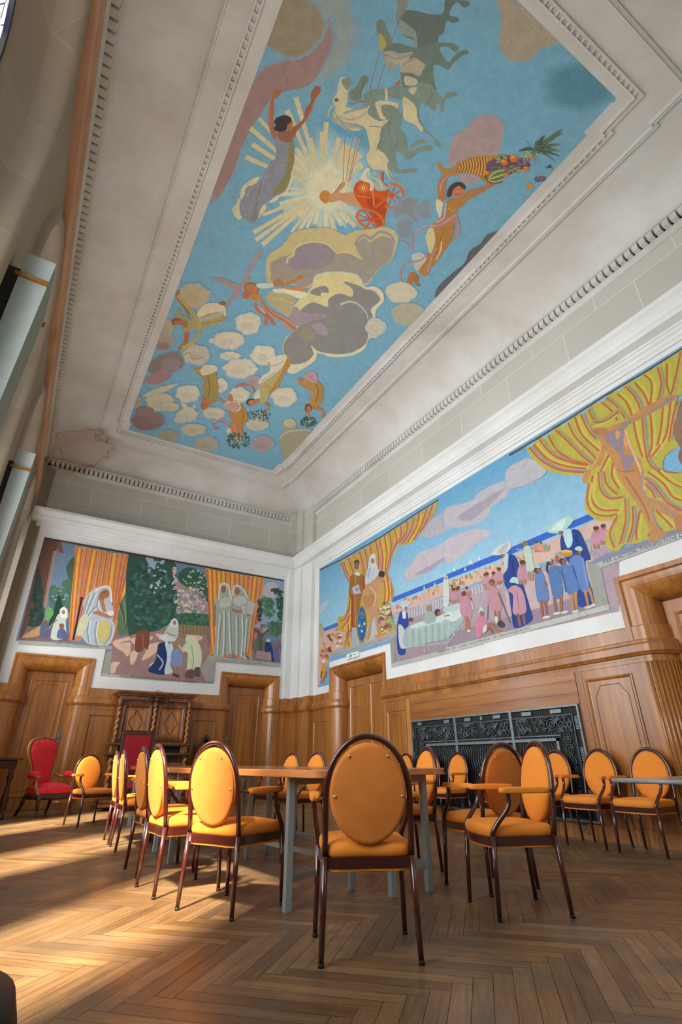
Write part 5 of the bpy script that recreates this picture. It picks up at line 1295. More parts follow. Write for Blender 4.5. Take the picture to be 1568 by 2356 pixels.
P.poly('460 300 500 293 517 320 517 380 531 430 522 480 532 500 527 560 497 605 470 602 420 602 385 592 360 560 330 552 340 500 370 430 368 380 400 330 430 305', 'a0a6aa'); P.poly('380 462 480 452 532 492 527 560 492 606 400 592', '9ca8b2')
P.poly('440 490 500 480 512 560 452 592', 'b2a66a'); P.stroke('430 322 468 298 508 304 518 380', 9, 'c2c6c2'); 
for pts in ('400 340 380 400 350 520', '430 330 400 400 380 450', '440 400 400 440 360 500', '400 470 390 530 400 590', '440 480 430 540 440 600', '520 500 510 560 480 600', '450 350 440 400 460 430'): P.stroke(pts, 9, '7e8a92'); P.stroke([(a + 9, b + 2) for a, b in zip([float(q) for q in pts.split()][::2], [float(q) for q in pts.split()][1::2])], 5, 'bcc2c2')
P.poly('350 470 380 440 400 470 370 540 340 540', 'b0b490'); P.poly('455 332 485 310 506 326 500 352 480 362 470 402 452 362', '8e5c42'); P.poly('460 360 478 380 488 424 470 424', '9a6a4c'); P.poly('415 432 450 424 490 440 527 452 500 463 440 444', '9c6c4c'); P.blob(512, 436, 17, 14, 'c8c4b4', 0)
P.stroke('470 330 490 322', 3, '5a3a30', False)
P.poly('28 578 180 588 360 600 530 608 528 628 28 602', '8e9086', False); P.text('LA   PSYCHOTHERAPIE', (232, 594), (450, 617), 10, '4c4a44', (.25, -1))
P.poly('560 390 602 338 612 450 602 540 550 542', '51664a')
for k in range(8): P.stroke([(590, 520), (570 + 6 * k, 440), (550 + 9 * k, 360 + 12 * abs(k - 3))], 4, random.choice(['2c3c30', '6c8458', '3c4e3c']))
P.poly('525 560 700 545 960 532 960 800 460 760 490 640 520 632', '866c69', False)
for pts in ('530 582 640 555 642 570 560 592 650 588 632 612 602 664 580 640 538 615', '512 700 562 694 545 720 532 752 508 746', '720 560 800 540 860 545 760 575', '730 600 790 590 770 630 720 650', '640 690 700 680 680 700', '600 600 630 590 610 640'): P.poly(pts, 'bea38c')
P.poly('655 525 718 525 712 630 700 622 680 636 638 636', '6a4030'); P.stroke('672 540 668 620', 5, '8a5a44', False); P.stroke('700 540 698 620', 6, '52302a', False)
P.poly('640 132 700 140 745 150 800 160 845 170 852 250 867 330 862 400 842 450 800 502 720 534 650 542 608 502 600 420 620 350 608 300 630 200', '2a4840')
fine(720, 340, 105, 170, 130, ['33564a', '223c38', '3c6454'], 13); fine(770, 250, 50, 90, 22, ['8494a4', '7a8c9c'], 7); fine(740, 520, 90, 18, 26, ['86a05c', '6c8a50'], 8)
for x in range(0, 32, 8): P.stroke([(632 + x, 700), (628 + x, 720)], 4, '8a6a30', False)
P.poly('490 640 524 630 507 750 464 770', '878a80', False); P.poly('464 752 700 772 960 796 960 815 464 772', '9a9c90', False)
P.T(300, 1240, K)
P.poly('-10 80 130 98 226 120 242 200 247 300 232 400 180 462 100 492 -10 505', '2a4840'); fine(110, 300, 120, 180, 150, ['33564a', '223c38', '3c6454'], 13); fine(140, 190, 50, 100, 30, ['8494a4', '9aa8b4'], 8); P.poly('80 98 120 104 130 160 100 140', '8494a4')
P.poly('250 185 290 153 340 158 390 200 412 300 422 440 380 445 330 330 260 230', '2c5040'); fine(340, 230, 65, 70, 60, ['9aa88c', 'a8b098', '3c6450'], 6)
P.poly('215 150 250 220 330 280 412 340 412 405 350 424 270 402 250 330 238 250', '8a7c84'); fine(310, 330, 90, 75, 140, ['a894a4', 'b8a49c', '6c7c6c', '98848e', '5c7868', 'c0b090'], 9); fine(232, 210, 14, 60, 24, ['a894a4', 'b8a49c'], 7)
P.poly('245 395 415 400 420 455 245 452', '365a46'); fine(330, 425, 90, 24, 50, ['42684e', '2c4c3c'], 9); P.poly('260 450 402 458 396 524 322 502 250 480', '80704c', False)
for k in range(7): P.stroke([(275 + 18 * k, 452), (278 + 18 * k, 505)], 4, '5c5238', False)
P.poly('0 505 180 478 300 500 402 505 422 640 402 760 0 735', '866c69', False)
for pts in ('0 530 60 510 120 520 40 560', '90 560 160 545 130 600 60 640 80 590', '0 600 40 590 20 650 0 660', '280 505 380 515 340 540', '100 660 130 650 110 690', '130 500 190 505 160 525'): P.poly(pts, 'c0a48e')
P.poly('35 490 98 485 92 580 76 572 60 590 25 588', '6a4030'); P.stroke('62 500 66 580', 6, '8a5a44', False)
P.poly('190 470 225 420 250 440 250 500 230 532 178 512', 'a4b0a8'); P.poly('212 430 232 418 246 432 246 460 214 462', 'b4beb6'); P.blob(231, 441, 9, 11, '94684e', 0); P.stroke('190 490 210 505 240 508', 8, 'a07858')
P.poly('150 550 190 544 222 560 212 620 192 700 150 714 92 692 130 640 140 580', '1d2e5a'); P.poly('180 540 216 550 227 600 206 660 222 700 178 707 192 620', 'a8bcc0'); P.poly('148 522 185 503 238 530 200 542', 'aebcc0'); P.blob(204, 546, 8, 9, '946a50', 0); P.stroke('140 610 170 650 150 690', 8, '8c9cb0')
P.poly('215 592 250 570 272 600 263 672 217 672', '6e80a4'); P.blob(237, 563, 16, 16, '90624a', 0); P.stroke('228 670 228 715', 10, '8a6048', False); P.stroke('246 670 247 720', 10, '8a6048', False); P.blob(232, 716, 12, 8, '40343a', 0); P.blob(246, 722, 12, 8, '40343a', 0)
P.poly('290 520 320 508 356 545 373 600 366 672 330 692 296 692 300 600 268 592 290 560', 'b2ba9c'); P.stroke('300 540 270 580 250 560', 12, 'a8b294'); P.stroke('320 560 330 640 320 690', 6, '8c947c'); P.blob(275, 512, 16, 12, '86604a', 0); P.poly('300 690 331 690 331 732 284 728', '5a4842'); P.poly('335 682 363 676 363 725 335 720', '56443e'); P.stroke('275 600 245 560', 8, 'a07454', False)
P.poly('405 618 442 638 432 752 400 756 365 684', '8a8a88', False)
P.poly('690 205 808 222 808 440 680 440', '768ea4', False); P.blob(735, 270, 40, 40, 'a69c9e', .08, fc='768ea4')
P.poly('397 155 420 162 460 168 500 174 560 182 600 192 650 197 697 207 690 280 670 350 650 450 634 560 656 640 630 637 600 602 440 602 418 642 414 600 420 400 405 250', 'bb8a38')
for k in range(13):
    t = k / 12; tx, ty = 404 + 286 * t, 160 + 46 * t; bx, by = 424 + 214 * t, 600
    P.stroke([(tx, ty), (tx * .5 + bx * .5 - 2 + 10 * math.sin(t * 3), (ty + by) / 2), (bx, by)], 7, 'b4562c'); P.stroke([(tx + 11, ty + 3), (tx * .5 + bx * .5 + 8, (ty + by) / 2), (bx + 8, by)], 7, random.choice(['c89a48', 'a88078']))
P.poly('470 240 490 230 516 245 526 300 541 330 536 420 541 600 510 622 438 622 450 480 440 440 434 350 460 310', '8c948a'); P.poly('540 255 560 244 590 265 622 310 637 340 630 420 612 590 590 632 545 612 540 480 530 380 524 350 540 310', '889189')
for pts in ('470 400 460 520 455 610', '490 380 490 500 485 615', '515 380 520 500 525 610', '555 410 556 520 556 610', '585 400 588 500 580 620', '610 420 602 520 595 600'): P.stroke(pts, 7, 'b0b8b0'); P.stroke([(a + 9, b) for a, b in zip([float(q) for q in pts.split()][::2], [float(q) for q in pts.split()][1::2])], 5, '68726e')
P.stroke('462 320 470 250 490 236 514 250 528 320', 9, 'b4bab6'); P.stroke('540 300 540 258 562 246 590 266 616 312', 8, 'b0b6b4'); P.blob(488, 266, 13, 19, '855844', 0); P.blob(560, 277, 13, 18, '8a5c46', 0); P.stroke('440 350 440 420 438 460', 16, '8a6450'); P.stroke('530 370 560 382 600 378', 14, '94684e'); P.poly('470 320 520 310 525 350 470 360', 'a2a89e'); P.poly('545 310 600 305 610 345 550 350', 'a4aaa6'); P.poly('580 342 612 325 656 340 640 402 590 396', 'a0a29c', False); P.stroke('585 350 610 345', 3, '6a6a6a', False); P.stroke('612 328 606 398', 3, '6c6e6c', False); P.stroke('608 400 630 402', 10, '94684e', False)
for x, y, cl in ((445, 618, 'b09a80'), (500, 618, 'b86a38'), (525, 612, 'b86a38'), (565, 620, 'b86a38'), (598, 626, 'a4a4a0'), (610, 604, 'b86a38'), (640, 630, 'c08a38')): P.blob(x, y, 14, 7, cl, 0, rot=.4)
P.poly('636 600 790 615 790 668 640 645', '6c6870', False); fine(715, 335, 45, 26, 40, ['3c6048', '4c7056'], 11); fine(722, 385, 34, 30, 36, ['3a5c48', '56785a'], 10); fine(788, 350, 18, 80, 60, ['34543f', '284434'], 10); fine(765, 275, 26, 14, 16, ['2c3c34'], 8); fine(768, 470, 36, 44, 50, ['4a6c4c', '3c5c44'], 10); fine(685, 465, 36, 26, 50, ['94848e', 'a0909a', '5c6c5c'], 8); fine(680, 385, 14, 50, 40, ['26342e', '324238'], 7)
P.stroke('650 480 680 500 682 580', 16, '5a453c'); P.stroke('720 480 690 510 690 560', 8, '5a453c'); P.poly('650 530 700 525 740 545 740 600 650 600', '4c6450'); P.stroke('678 500 684 590', 20, '5a453c', False); P.poly('660 588 742 594 742 642 660 628', '8a7876', False); P.poly('710 540 732 545 747 590 757 640 740 642 735 597 704 592', '1e3060'); P.blob(722, 535, 12, 8, 'a0aab0', 0); P.poly('748 582 770 540 791 560 790 640 755 640', '565880'); P.blob(764, 545, 9, 10, '8a5c44', 0); P.blob(786, 552, 8, 10, '8a5c44', 0); P.blob(750, 570, 8, 9, '8a5c44', 0); P.stroke('780 580 788 630', 8, '94604a', False)
P.poly('402 612 560 632 792 655 792 675 445 646 430 660', '8e9086', False); P.poly('430 640 446 646 434 762 424 752', '8a8c84', False); P.poly('0 728 300 752 434 762 434 778 0 748', '9a9c90', False)
P.text('LA  NEVROLOGIE', (440, 641), (556, 650), 8, '5c5a54', (.1, -1)); P.text('LA  PEDIATRIE', (577, 653), (690, 661), 8, '5c5a54', (.1, -1))
P.T(0, 0, 1)
P.text('MAISON  DE  CONVALESCENCE  DE  LA  SABLIERE', (275, 1558), (451, 1571.5), 4.6, '54524c', (.2, -1))
P.stroke([(101, 1237.5), (290, 1272), (460, 1302), (653, 1335.5)], 4.5, '3c2c2a')
tag(P.build('wall_painting', 'painting of a seated woman, big dark tree and striped curtains, end wall'), None, 'mural')

# ================================================================ long right wall painting
random.seed(31)
P = Paint(0, XR, -1, 1.12, (.25, 11.03, 2.37, 5.33))
P.flat([(.25, 3.03), (3.555, 3.03), (3.555, 2.46), (8.055, 2.46), (8.055, 2.87), (10.49, 2.87), (10.49, 2.37), (11.03, 2.37), (11.03, 5.33), (.25, 5.33)], P.c('6aa0c2'))
for k in range(24):
    z0 = 3.5 + k * .075; t = k / 24
    P.flat([(.3, z0), (11.03, z0), (11.03, z0 + .076), (.3, z0 + .076)], tuple(a * (1 - t) + b * t for a, b in zip(P.c('92bace'), P.c('5e98bc'))))
P.T(720, 1150, K)
P.poly('30 690 60 680 420 560 900 345 900 420 430 600 200 760 130 790 90 832 24 985 18 900', 'c2a094', False)
P.poly('52 676 140 640 142 662 58 692', '3a68b2', False); P.poly('416 514 650 420 900 318 900 346 650 446 416 540', '345fb0', False); P.poly('416 540 650 446 900 346 900 356 650 458 416 550', '8fb6cc', False)
P.poly('425 592 650 530 900 440 900 505 650 582 430 662', '98929c', False)
for k in range(34):
    x = 432 + k * 14; y = 596 - k * 4.65; P.stroke([(x, y + 6), (x + 3, y + 28), (x + 1, y + 52)], 6, 'b4aeb2')
P.stroke('425 590 650 528 900 438', 8, 'b0a8ac', False)
P.poly('428 660 650 580 900 500 900 745 425 868 418 740', '98868f', False); P.poly('640 690 900 600 900 700 700 760', 'a08a94', False)
P.poly('570 180 620 110 700 60 800 15 900 -8 900 90 820 130 740 145 650 187 600 196', 'a6a2aa', feather=.05, fc='6aa0c2'); P.poly('488 380 530 320 560 280 640 250 720 200 800 168 882 178 800 242 720 292 650 342 580 392 500 424', 'b2aab0', feather=.06, fc='78aac6'); P.poly('540 390 640 330 740 270 700 310 600 380', '9a949e', feather=.1, fc='b2aab0'); P.poly('35 572 60 540 82 528 62 572', 'aeb2b8'); P.poly('30 580 55 565 60 580 40 590', 'aeb2b8')
P.T(1030, 1100, K)
P.poly('-10 160 60 140 130 120 160 80 230 40 320 10 420 -5 485 -5 440 32 330 62 300 102 230 152 200 212 100 252 -10 252', 'acaab0', feather=.04, fc='6aa0c2'); P.poly('60 200 180 120 290 60 220 140 120 220', '98949e', feather=.1, fc='acaab0'); P.poly('-10 330 60 300 140 268 222 290 130 360 60 420 -10 442', 'b2aab0', feather=.05, fc='78aac6')
P.poly('-10 508 250 400 540 275 900 122 900 160 540 312 260 432 -10 535', '2f5cb0', False); P.poly('-10 535 260 432 540 312 900 160 900 172 540 325 260 446 -10 548', '86b4cc', False); P.poly('-10 548 260 446 540 325 900 172 900 340 560 430 300 500 -10 600', 'c4a698', False)
P.poly('560 400 700 338 900 262 900 350 740 412 600 442', '94929c', False); P.poly('60 590 290 530 290 600 80 662', '96909a', False)
for k in range(16): x = 580 + k * 20; y = 400 - k * 7.6; P.stroke([(x, y), (x + 4, y + 22), (x + 3, y + 48)], 8, 'b4b0b2')
for k in range(13): x = 75 + k * 17; y = 588 - k * 4.6; P.stroke([(x, y), (x + 3, y + 24), (x + 2, y + 54)], 7, 'b6b0b4')
P.stroke('555 398 700 332 900 258', 8, 'aca8ac', False); P.poly('-10 650 300 570 560 440 900 335 900 700 -10 905', 'a2909a', False); P.poly('300 600 560 460 760 410 800 560 500 690 320 760', 'b4a0a2', False); P.poly('420 700 560 660 800 600 830 690 380 800 -10 900 -10 820', '8e7e8a', False)
# crowd on the beach
def person(x, y, h, cl, sk='9c7058', hair='54382e'):
    P.poly([(x - .16 * h, y - .72 * h), (x + .14 * h, y - .74 * h), (x + .22 * h, y - .2 * h), (x - .2 * h, y - .18 * h)], cl); P.stroke([(x - .08 * h, y - .2 * h), (x - .06 * h, y)], .1 * h, sk, False); P.stroke([(x + .08 * h, y - .2 * h), (x + .1 * h, y)], .1 * h, sk, False); P.blob(x, y - .84 * h, .11 * h, .13 * h, sk, 0, n=8); P.blob(x, y - .9 * h, .12 * h, .09 * h, hair, 0, n=8)
for k in range(60):
    t = random.random(); x = 10 + 480 * t; y = 560 - 185 * t + random.uniform(-14, 26); P.blob(x, y, random.uniform(4, 8), random.uniform(6, 13), random.choice(['c07c5c', 'b88a4a', 'cab08c', 'a86c54', '6c8c9c', 'c89a8c', 'd0b060']), 0, n=6)
for x, y in ((120, 450), (165, 432), (250, 395), (35, 490)): P.poly([(x - 8, y), (x, y - 24), (x + 6, y)], 'd0ccc0', False)
for x, y, h, cl in ((25, 640, 80, 'ac808c'), (55, 640, 74, 'ac808c'), (100, 640, 70, 'b28690'), (205, 590, 96, 'b08692'), (240, 580, 90, 'b08692'), (270, 560, 90, 'b28690'), (195, 570, 70, 'b08692')): person(x, y, h, cl)
P.T(720, 1150, K)
for k in range(46):
    t = random.random(); x = 430 + 450 * t; y = 560 - 175 * t + random.uniform(-18, 20); P.blob(x, y, random.uniform(4, 8), random.uniform(6, 12), random.choice(['c08a4a', 'b8926c', 'd0b470', 'a86c54', 'c8a48c', '7c9080']), 0, n=6)
for x, y in ((585, 470), (640, 452), (690, 430), (835, 340), (800, 372)): P.poly([(x - 6, y), (x, y - 20), (x + 5, y)], 'ccc8be', False)
# left curtain and its figures
P.poly('145 320 220 285 300 235 360 195 400 170 450 140 520 95 580 50 640 8 657 2 640 70 592 140 562 180 530 220 470 240 430 250 412 310 390 380 412 420 426 490 402 540 382 590 430 690 300 742 240 742 200 782 163 782 170 700 140 690 130 620 170 600 185 500 190 440 170 390 150 360', 'b2953e')
for pts in ('160 318 175 370 200 420 195 520 185 640 190 770', '185 305 200 350 215 400 215 520 205 660 205 760', '150 330 165 380 190 430', '215 290 235 350', '245 272 262 350 270 420', '270 256 285 330 285 420', '298 238 310 290', '330 215 345 300 345 370', '350 202 366 290 365 380 380 470 372 560', '375 188 390 280 380 370 405 460 395 530', '400 172 412 250 395 340 385 390 415 470 405 530', '430 156 440 220 412 290', '460 135 462 190 430 245', '495 112 490 170 450 230', '530 90 515 160 470 232', '560 66 545 140 500 220', '600 38 575 120 530 210', '632 16 600 110 560 170', '140 640 170 620 190 560', '150 680 180 640 200 600', '175 720 185 690', '390 420 400 500 380 580', '170 760 190 700 210 650'):
    P.stroke(pts, 6, 'a8543e'); v = [float(q) for q in pts.split()]; P.stroke([(a + 9, b + 3) for a, b in zip(v[::2], v[1::2])], 6, random.choice(['a08a8c', 'c4a848', 'c8ac54', '9a8088']))
for k in range(13): x = 160 + k * 38; y = 312 - k * 23.6; P.poly([(x - 12, y + 6), (x, y + 16 - .0 * k), (x + 14, y - 10), (x + 12, y - 16), (x - 14, y - 0)], '6aa0c2')
P.stroke('30 372 145 317 350 200 560 62 660 0', 7, '5a4840', False)
P.poly('200 400 230 380 265 400 272 440 257 500 242 600 236 690 198 690 205 540 188 490', '8a5e2e'); P.stroke('206 500 205 600 207 670', 8, '943026'); P.stroke('264 405 270 470', 8, '943026'); P.stroke('225 400 222 480 225 660', 6, 'a87c3c'); P.poly('215 390 232 378 250 390 240 400', 'c8c0b0'); P.blob(230, 345, 13, 23, '7c5c50', 0); P.poly('215 335 222 318 240 316 244 340 234 326', '3c2c2a'); P.poly('214 316 226 300 242 314 230 318', 'b0842e'); P.poly('205 462 240 445 252 490 215 507', 'b2a8b0', False); P.stroke('195 470 215 500 250 495', 9, '8a6450'); P.blob(232, 470, 9, 12, '8c8490', 0)
P.poly('300 300 325 284 331 330 347 380 320 422 290 442 273 432 290 350', 'b2b8be'); P.poly('297 310 312 284 328 292 330 350 318 356 302 340', 'bcc2c6'); P.blob(314, 322, 10, 14, '94705e', 0); P.stroke('300 360 290 410', 8, '8c98a6', False)
P.poly('205 672 236 672 247 762 203 774', '98a2a2', False); P.poly('268 740 320 600 342 702 322 738', 'a6aeaa')
P.poly('290 450 330 410 360 380 377 400 362 440 342 470 337 530 352 600 363 690 340 703 325 620 310 642 302 722 280 733 300 620 268 560 258 500', 'ae8464'); P.poly('265 512 322 498 316 552 280 562', 'a4784e'); P.stroke('300 460 330 500 320 560', 7, 'c8a284'); P.blob(361, 392, 17, 18, '3a2c2c', 0); P.poly('345 405 370 412 360 440 342 430', 'a87858'); P.stroke('348 420 352 480 362 530', 12, 'b48a6a')
P.blob(257, 655, 28, 98, '96783e', 0, .01); P.blob(257, 653, 22, 88, '1f5c90', 0, .01); P.stroke('245 610 256 590 268 612', 4, '7a8a7c'); P.stroke('246 622 268 622', 4, '8a7a4c', False); P.stroke('257 590 257 620', 3, '8a7a4c', False); P.stroke('243 640 257 668 272 640', 4, '8a7a4c')
for x, y in ((243, 662), (271, 652), (257, 690)): P.stroke([(x - 6, y), (x + 6, y)], 4, 'd0d4d4', False); P.stroke([(x, y - 8), (x, y + 8)], 4, 'd0d4d4', False)
P.blob(380, 622, 38, 84, '7a6450', 0, .05); fine(380, 622, 34, 78, 90, ['a04a44', 'b88a8c', '6c8450', 'd0c8a4', '8c3c3c', '6a5c4c', 'b89a5c', '98a468', 'c07a7c'], 9); P.blob(350, 712, 13, 12, 'd07e2a', 0); P.blob(333, 720, 9, 8, 'cc7a28', 0); P.blob(364, 704, 9, 8, 'd08430', 0); fine(395, 692, 30, 10, 14, ['c0b070', 'a8a060'], 7)
for k in range(6): P.stroke([(405, 640), (405 + 22 * math.cos(-1.4 + k * .5), 640 + 26 * math.sin(-1.4 + k * .5))], 5, ['b0ac4c', '7c8c40'][k % 2], False)
P.poly('34 662 50 664 53 722 34 722', 'b09c6a', False); P.poly('30 665 42 650 52 668', 'a08a60', False); P.poly('115 690 128 670 138 686', 'a08848', False)
for k in range(26): x = random.uniform(50, 158); y = 740 + random.uniform(-26, 40) - (x - 50) * .12; P.blob(x, y, 6, 9, random.choice(['a86c4c', 'b87e58', 'd0ccc4', '6a4434', 'c08c5c']), 0, n=7, rot=random.uniform(0, 3))
for k in range(16): P.blob(random.uniform(38, 92), random.uniform(775, 832), 7, 9, random.choice(['a8683c', 'b87a48', 'c8a060', '5c3c30']), 0, n=7)
P.poly('44 872 58 856 72 866 66 930 48 950 40 935', 'c08c40'); P.blob(56, 848, 9, 11, 'd0ccc0', 0); P.stroke('48 900 42 935', 6, '3c4a50', False); P.stroke('52 940 66 925 70 900', 9, 'a8623c'); P.poly('36 960 50 940 62 950 48 966', '8a7a80')
P.poly('86 806 240 764 432 690 444 698 440 715 405 740 240 790 86 834', '9a9c9e', False); P.text('POVR  SOVLAGER  LES  ENFANTS  MALADES', (100, 826), (404, 728), 10, '74767a', (.05, -1))
P.poly('405 738 428 722 433 850 414 880', '8c908c', False); P.poly('412 862 650 800 900 735 900 758 650 825 414 882', 'a8aca4', False)
P.poly('455 600 475 585 497 600 502 660 480 690 492 800 448 806 443 680', '23408a'); P.poly('450 660 480 680 492 772 458 772', 'b2beba'); P.poly('470 590 486 586 490 620 474 624', 'c0c8c8'); P.poly('458 552 490 528 512 545 480 572', 'b0bcc4'); P.blob(489, 570, 7, 10, '946a54', 0)
P.poly('480 702 530 650 640 620 780 556 802 620 712 722 600 752 488 772', '94a8a2'); P.poly('520 660 640 622 770 566 780 590 650 650 540 680', 'b8c6c2'); P.poly('690 570 770 545 778 570 700 592', 'a4b8b4'); P.poly('700 620 770 580 790 600 740 640', 'bccac8')
for k in range(14): x = 492 + k * 17; P.stroke([(x, 692 - k * 5), (x + 2, 778 - k * 3.2)], 4, ['7c928e', 'a8bab6'][k % 2], False)
for pts in ('488 778 580 764 712 750', '490 690 580 664 700 640 712 750', '582 664 588 810', '490 700 492 810', '712 750 800 650', '700 640 706 785', '740 720 742 690', '765 690 760 660'): P.stroke(pts, 5, '9cb0ae', False)
P.blob(515, 630, 11, 11, '5a4034', 0); P.blob(612, 570, 14, 17, '94785c', 0); P.poly('590 600 612 585 640 600 645 640 590 650', '8fa09a'); P.blob(655, 592, 14, 19, '3c2e2c', 0); P.blob(662, 598, 9, 12, '8a5c46', 0); P.blob(718, 524, 10, 12, '6e4c3c', 0); P.stroke('690 612 720 608', 7, 'a87456', False)
P.poly('690 415 700 398 713 420 717 540 690 562 684 470', 'b8c0bc'); P.blob(700, 414, 6, 8, '94705c', 0)
for x, y, h, cl in ((740, 545, 84, 'ac808c'), (760, 540, 80, 'ac808c'), (826, 590, 76, 'b0b8b4')): person(x, y, h, cl)
P.poly('780 502 810 490 832 540 834 622 800 622 774 592', 'ae808e'); P.blob(794, 500, 11, 14, '6e4a3c', 0); P.stroke('805 510 822 480 830 500', 7, 'a87c68'); P.stroke('802 620 806 660 800 690', 9, '9c6e54'); P.stroke('816 620 824 660 818 690', 9, '9c6e54'); P.blob(820, 692, 9, 5, 'c0b8a8', 0)
P.T(1030, 1100, K)
nb = '1f3c84'
P.poly('310 410 345 404 370 440 392 540 432 680 447 740 410 772 350 787 335 700 320 600 300 560 294 510 320 470', nb); P.stroke('340 430 350 560 350 760', 10, '173068'); P.poly('232 402 260 365 325 333 332 370 290 402', 'bcc0bc'); P.poly('260 390 320 340 300 392', 'a4acac'); P.poly('295 410 320 400 312 482 298 482', 'a8bcc0'); P.blob(288, 408, 13, 9, '8a5c48', 0); P.stroke('300 540 275 545 262 560', 10, '9c6e58')
P.poly('325 580 360 565 397 600 414 690 395 717 345 712 345 620', 'b08490'); P.stroke('320 585 340 600 345 580', 12, 'b08490'); P.poly('326 548 340 522 366 526 376 556 350 552', '9cc4b8'); P.stroke('370 712 382 780', 13, '8a5a44', False); P.stroke('398 710 404 770', 13, '8a5a44', False); P.stroke('365 600 375 690', 6, '9a6680', False)
P.poly('215 580 240 570 272 600 283 692 235 706', 'b0808a'); P.stroke('220 590 212 660', 9, 'b0808a', False); P.blob(233, 550, 15, 18, '6e4438', 0); P.blob(233, 558, 10, 12, '96644c', 0); P.stroke('213 668 210 750', 5, '6c5c5c', False); P.stroke('268 605 330 762', 5, '5c5460', False); P.stroke('262 600 322 740', 3, '5c5460', False); P.stroke('250 700 255 760', 12, '8c5c44', False); P.stroke('270 700 275 750', 12, '8c5c44', False); P.poly('248 730 262 730 264 760 252 762', 'c0bcb4'); P.poly('262 762 280 748 302 772 290 788 266 780', '3a3840')
P.poly('155 740 180 720 207 770 192 812 160 842 146 800', 'ba788a'); P.poly('160 708 176 676 192 694 194 702 176 704', '9cc4b8'); P.blob(180, 712, 11, 14, '96624a', 0); P.stroke('195 790 232 768 262 800 290 812', 16, '96644c'); P.stroke('190 815 220 790 240 815', 14, '8a5840'); P.blob(285, 815, 12, 6, 'a8a090', 0); P.poly('185 790 205 770 205 800 190 815', 'b8c4bc')
P.poly('70 640 95 610 112 650 124 715 90 730 72 690', 'ae808e'); P.blob(86, 608, 13, 14, '64423a', 0); P.stroke('100 610 112 600 106 625', 7, 'a47860'); P.stroke('92 728 104 770 112 800', 10, '9c6a4c'); P.stroke('106 724 112 770', 9, '9c6a4c'); P.blob(112, 802, 10, 5, 'c4bcac', 0)
for x, y, h, cl in ((395, 560, 130, 'b08092'), (780, 372, 120, 'b08490'), (818, 350, 110, 'ba82a0'), (465, 390, 60, 'b08a6c'), (490, 385, 50, 'a8846c')): person(x, y, h, cl)
P.poly('400 365 435 360 446 420 456 482 420 492 408 420', 'a6c0b0'); P.blob(408, 345, 15, 15, '8a6848', 0); P.stroke('400 375 360 375', 8, 'b08468', False); P.stroke('435 370 500 362', 8, 'b08468', False); P.stroke('430 490 434 540', 10, 'a87c60', False); P.stroke('448 486 446 540', 10, 'a87c60', False)
P.poly('470 360 500 350 525 375 500 390', 'c08a7c'); P.poly('505 370 515 345 525 365 535 350 532 385', '7c9484')
P.poly('650 275 690 278 722 340 752 430 722 440 742 540 777 650 735 668 688 672 670 560 660 480 600 392 598 300 640 330', nb); P.stroke('670 300 700 400 720 560', 14, '18306c'); P.poly('522 282 560 240 620 203 664 215 630 262 590 292', 'a0c4b8'); P.poly('540 275 620 208 600 270', 'b8d4c8'); P.poly('608 290 646 268 657 340 630 367', 'a8c6cc'); P.blob(596, 288, 14, 10, '8a5844', 0)
cb2 = ['5878a8', '4f70a2', '5274aa', '5a7cb0']
P.poly('460 500 502 500 532 620 520 652 473 646', cb2[0]); P.poly('530 480 580 468 607 610 560 632 540 560', cb2[1]); P.poly('588 470 640 458 692 580 640 617 608 540', cb2[2]); P.poly('640 430 702 408 747 580 702 592 668 480', cb2[3]); P.stroke('600 500 660 440', 16, cb2[3], False); P.stroke('640 470 570 470', 14, cb2[1], False)
for x, y in ((472, 484), (540, 442), (604, 440), (688, 388)): P.blob(x, y, 17, 18, '4a3430', 0); P.blob(x + 6, y + 2, 10, 12, '8a5a44', 0)
P.stroke('528 440 522 480 530 500', 9, '34282a'); P.poly('455 470 470 455 488 462 486 474', '9cb8b4'); P.poly('515 435 528 418 545 428 540 440', 'a8b4b0'); P.poly('668 374 690 358 710 372 700 386', 'a0c0b8'); P.blob(575, 425, 11, 20, '96644c', 0); P.stroke('510 540 522 570', 10, '8a5a44', False)
P.blob(625, 396, 34, 20, 'a8843c', 0); P.blob(625, 386, 30, 8, 'c8a860', 0)
for x0, x1, y0, y1 in ((492, 500, 645, 730), (514, 522, 645, 720), (560, 572, 628, 710), (595, 600, 622, 705), (650, 664, 612, 700), (672, 680, 600, 690), (722, 740, 588, 675), (745, 768, 580, 665)): P.stroke([(x0, y0), (x1, y1)], 16, '8c5c42' if x0 < 640 else 'b07c4c', False, 11)
for x, y in ((520, 732), (575, 712), (615, 706), (672, 702), (740, 680), (770, 668)): P.blob(x, y, 20, 7, 'c4c4c0', 0, rot=-.2)
P.stroke('600 480 625 600', 10, '3c5888', False); P.stroke('710 420 735 570', 10, '6c8cc0', False)
P.poly('733 440 803 450 850 682 780 684', '92948c', False); P.poly('728 436 760 428 810 446 803 460', 'a8a8a2', False); P.poly('-10 893 848 664 852 692 -10 922', 'b0b4ac', False)
P.T(1176, 780, K)
P.poly('-20 690 40 650 100 630 180 685 150 730 60 770 -20 785', 'acaab0', feather=.05, fc='6aa0c2')
P.poly('395 1185 500 1130 660 1075 900 985 900 1022 470 1178', '7c8098', False)
P.poly('78 570 110 548 160 520 220 480 300 435 360 385 430 345 500 305 590 245 690 190 790 130 900 58 900 280 872 300 872 380 860 450 882 560 840 590 805 630 800 680 840 700 900 690 900 965 830 1012 720 1052 660 1077 600 1082 560 1117 520 1107 498 1080 500 1020 540 960 480 957 430 942 393 900 388 850 400 780 385 722 290 716 200 697 150 662 100 612', 'aaa444')
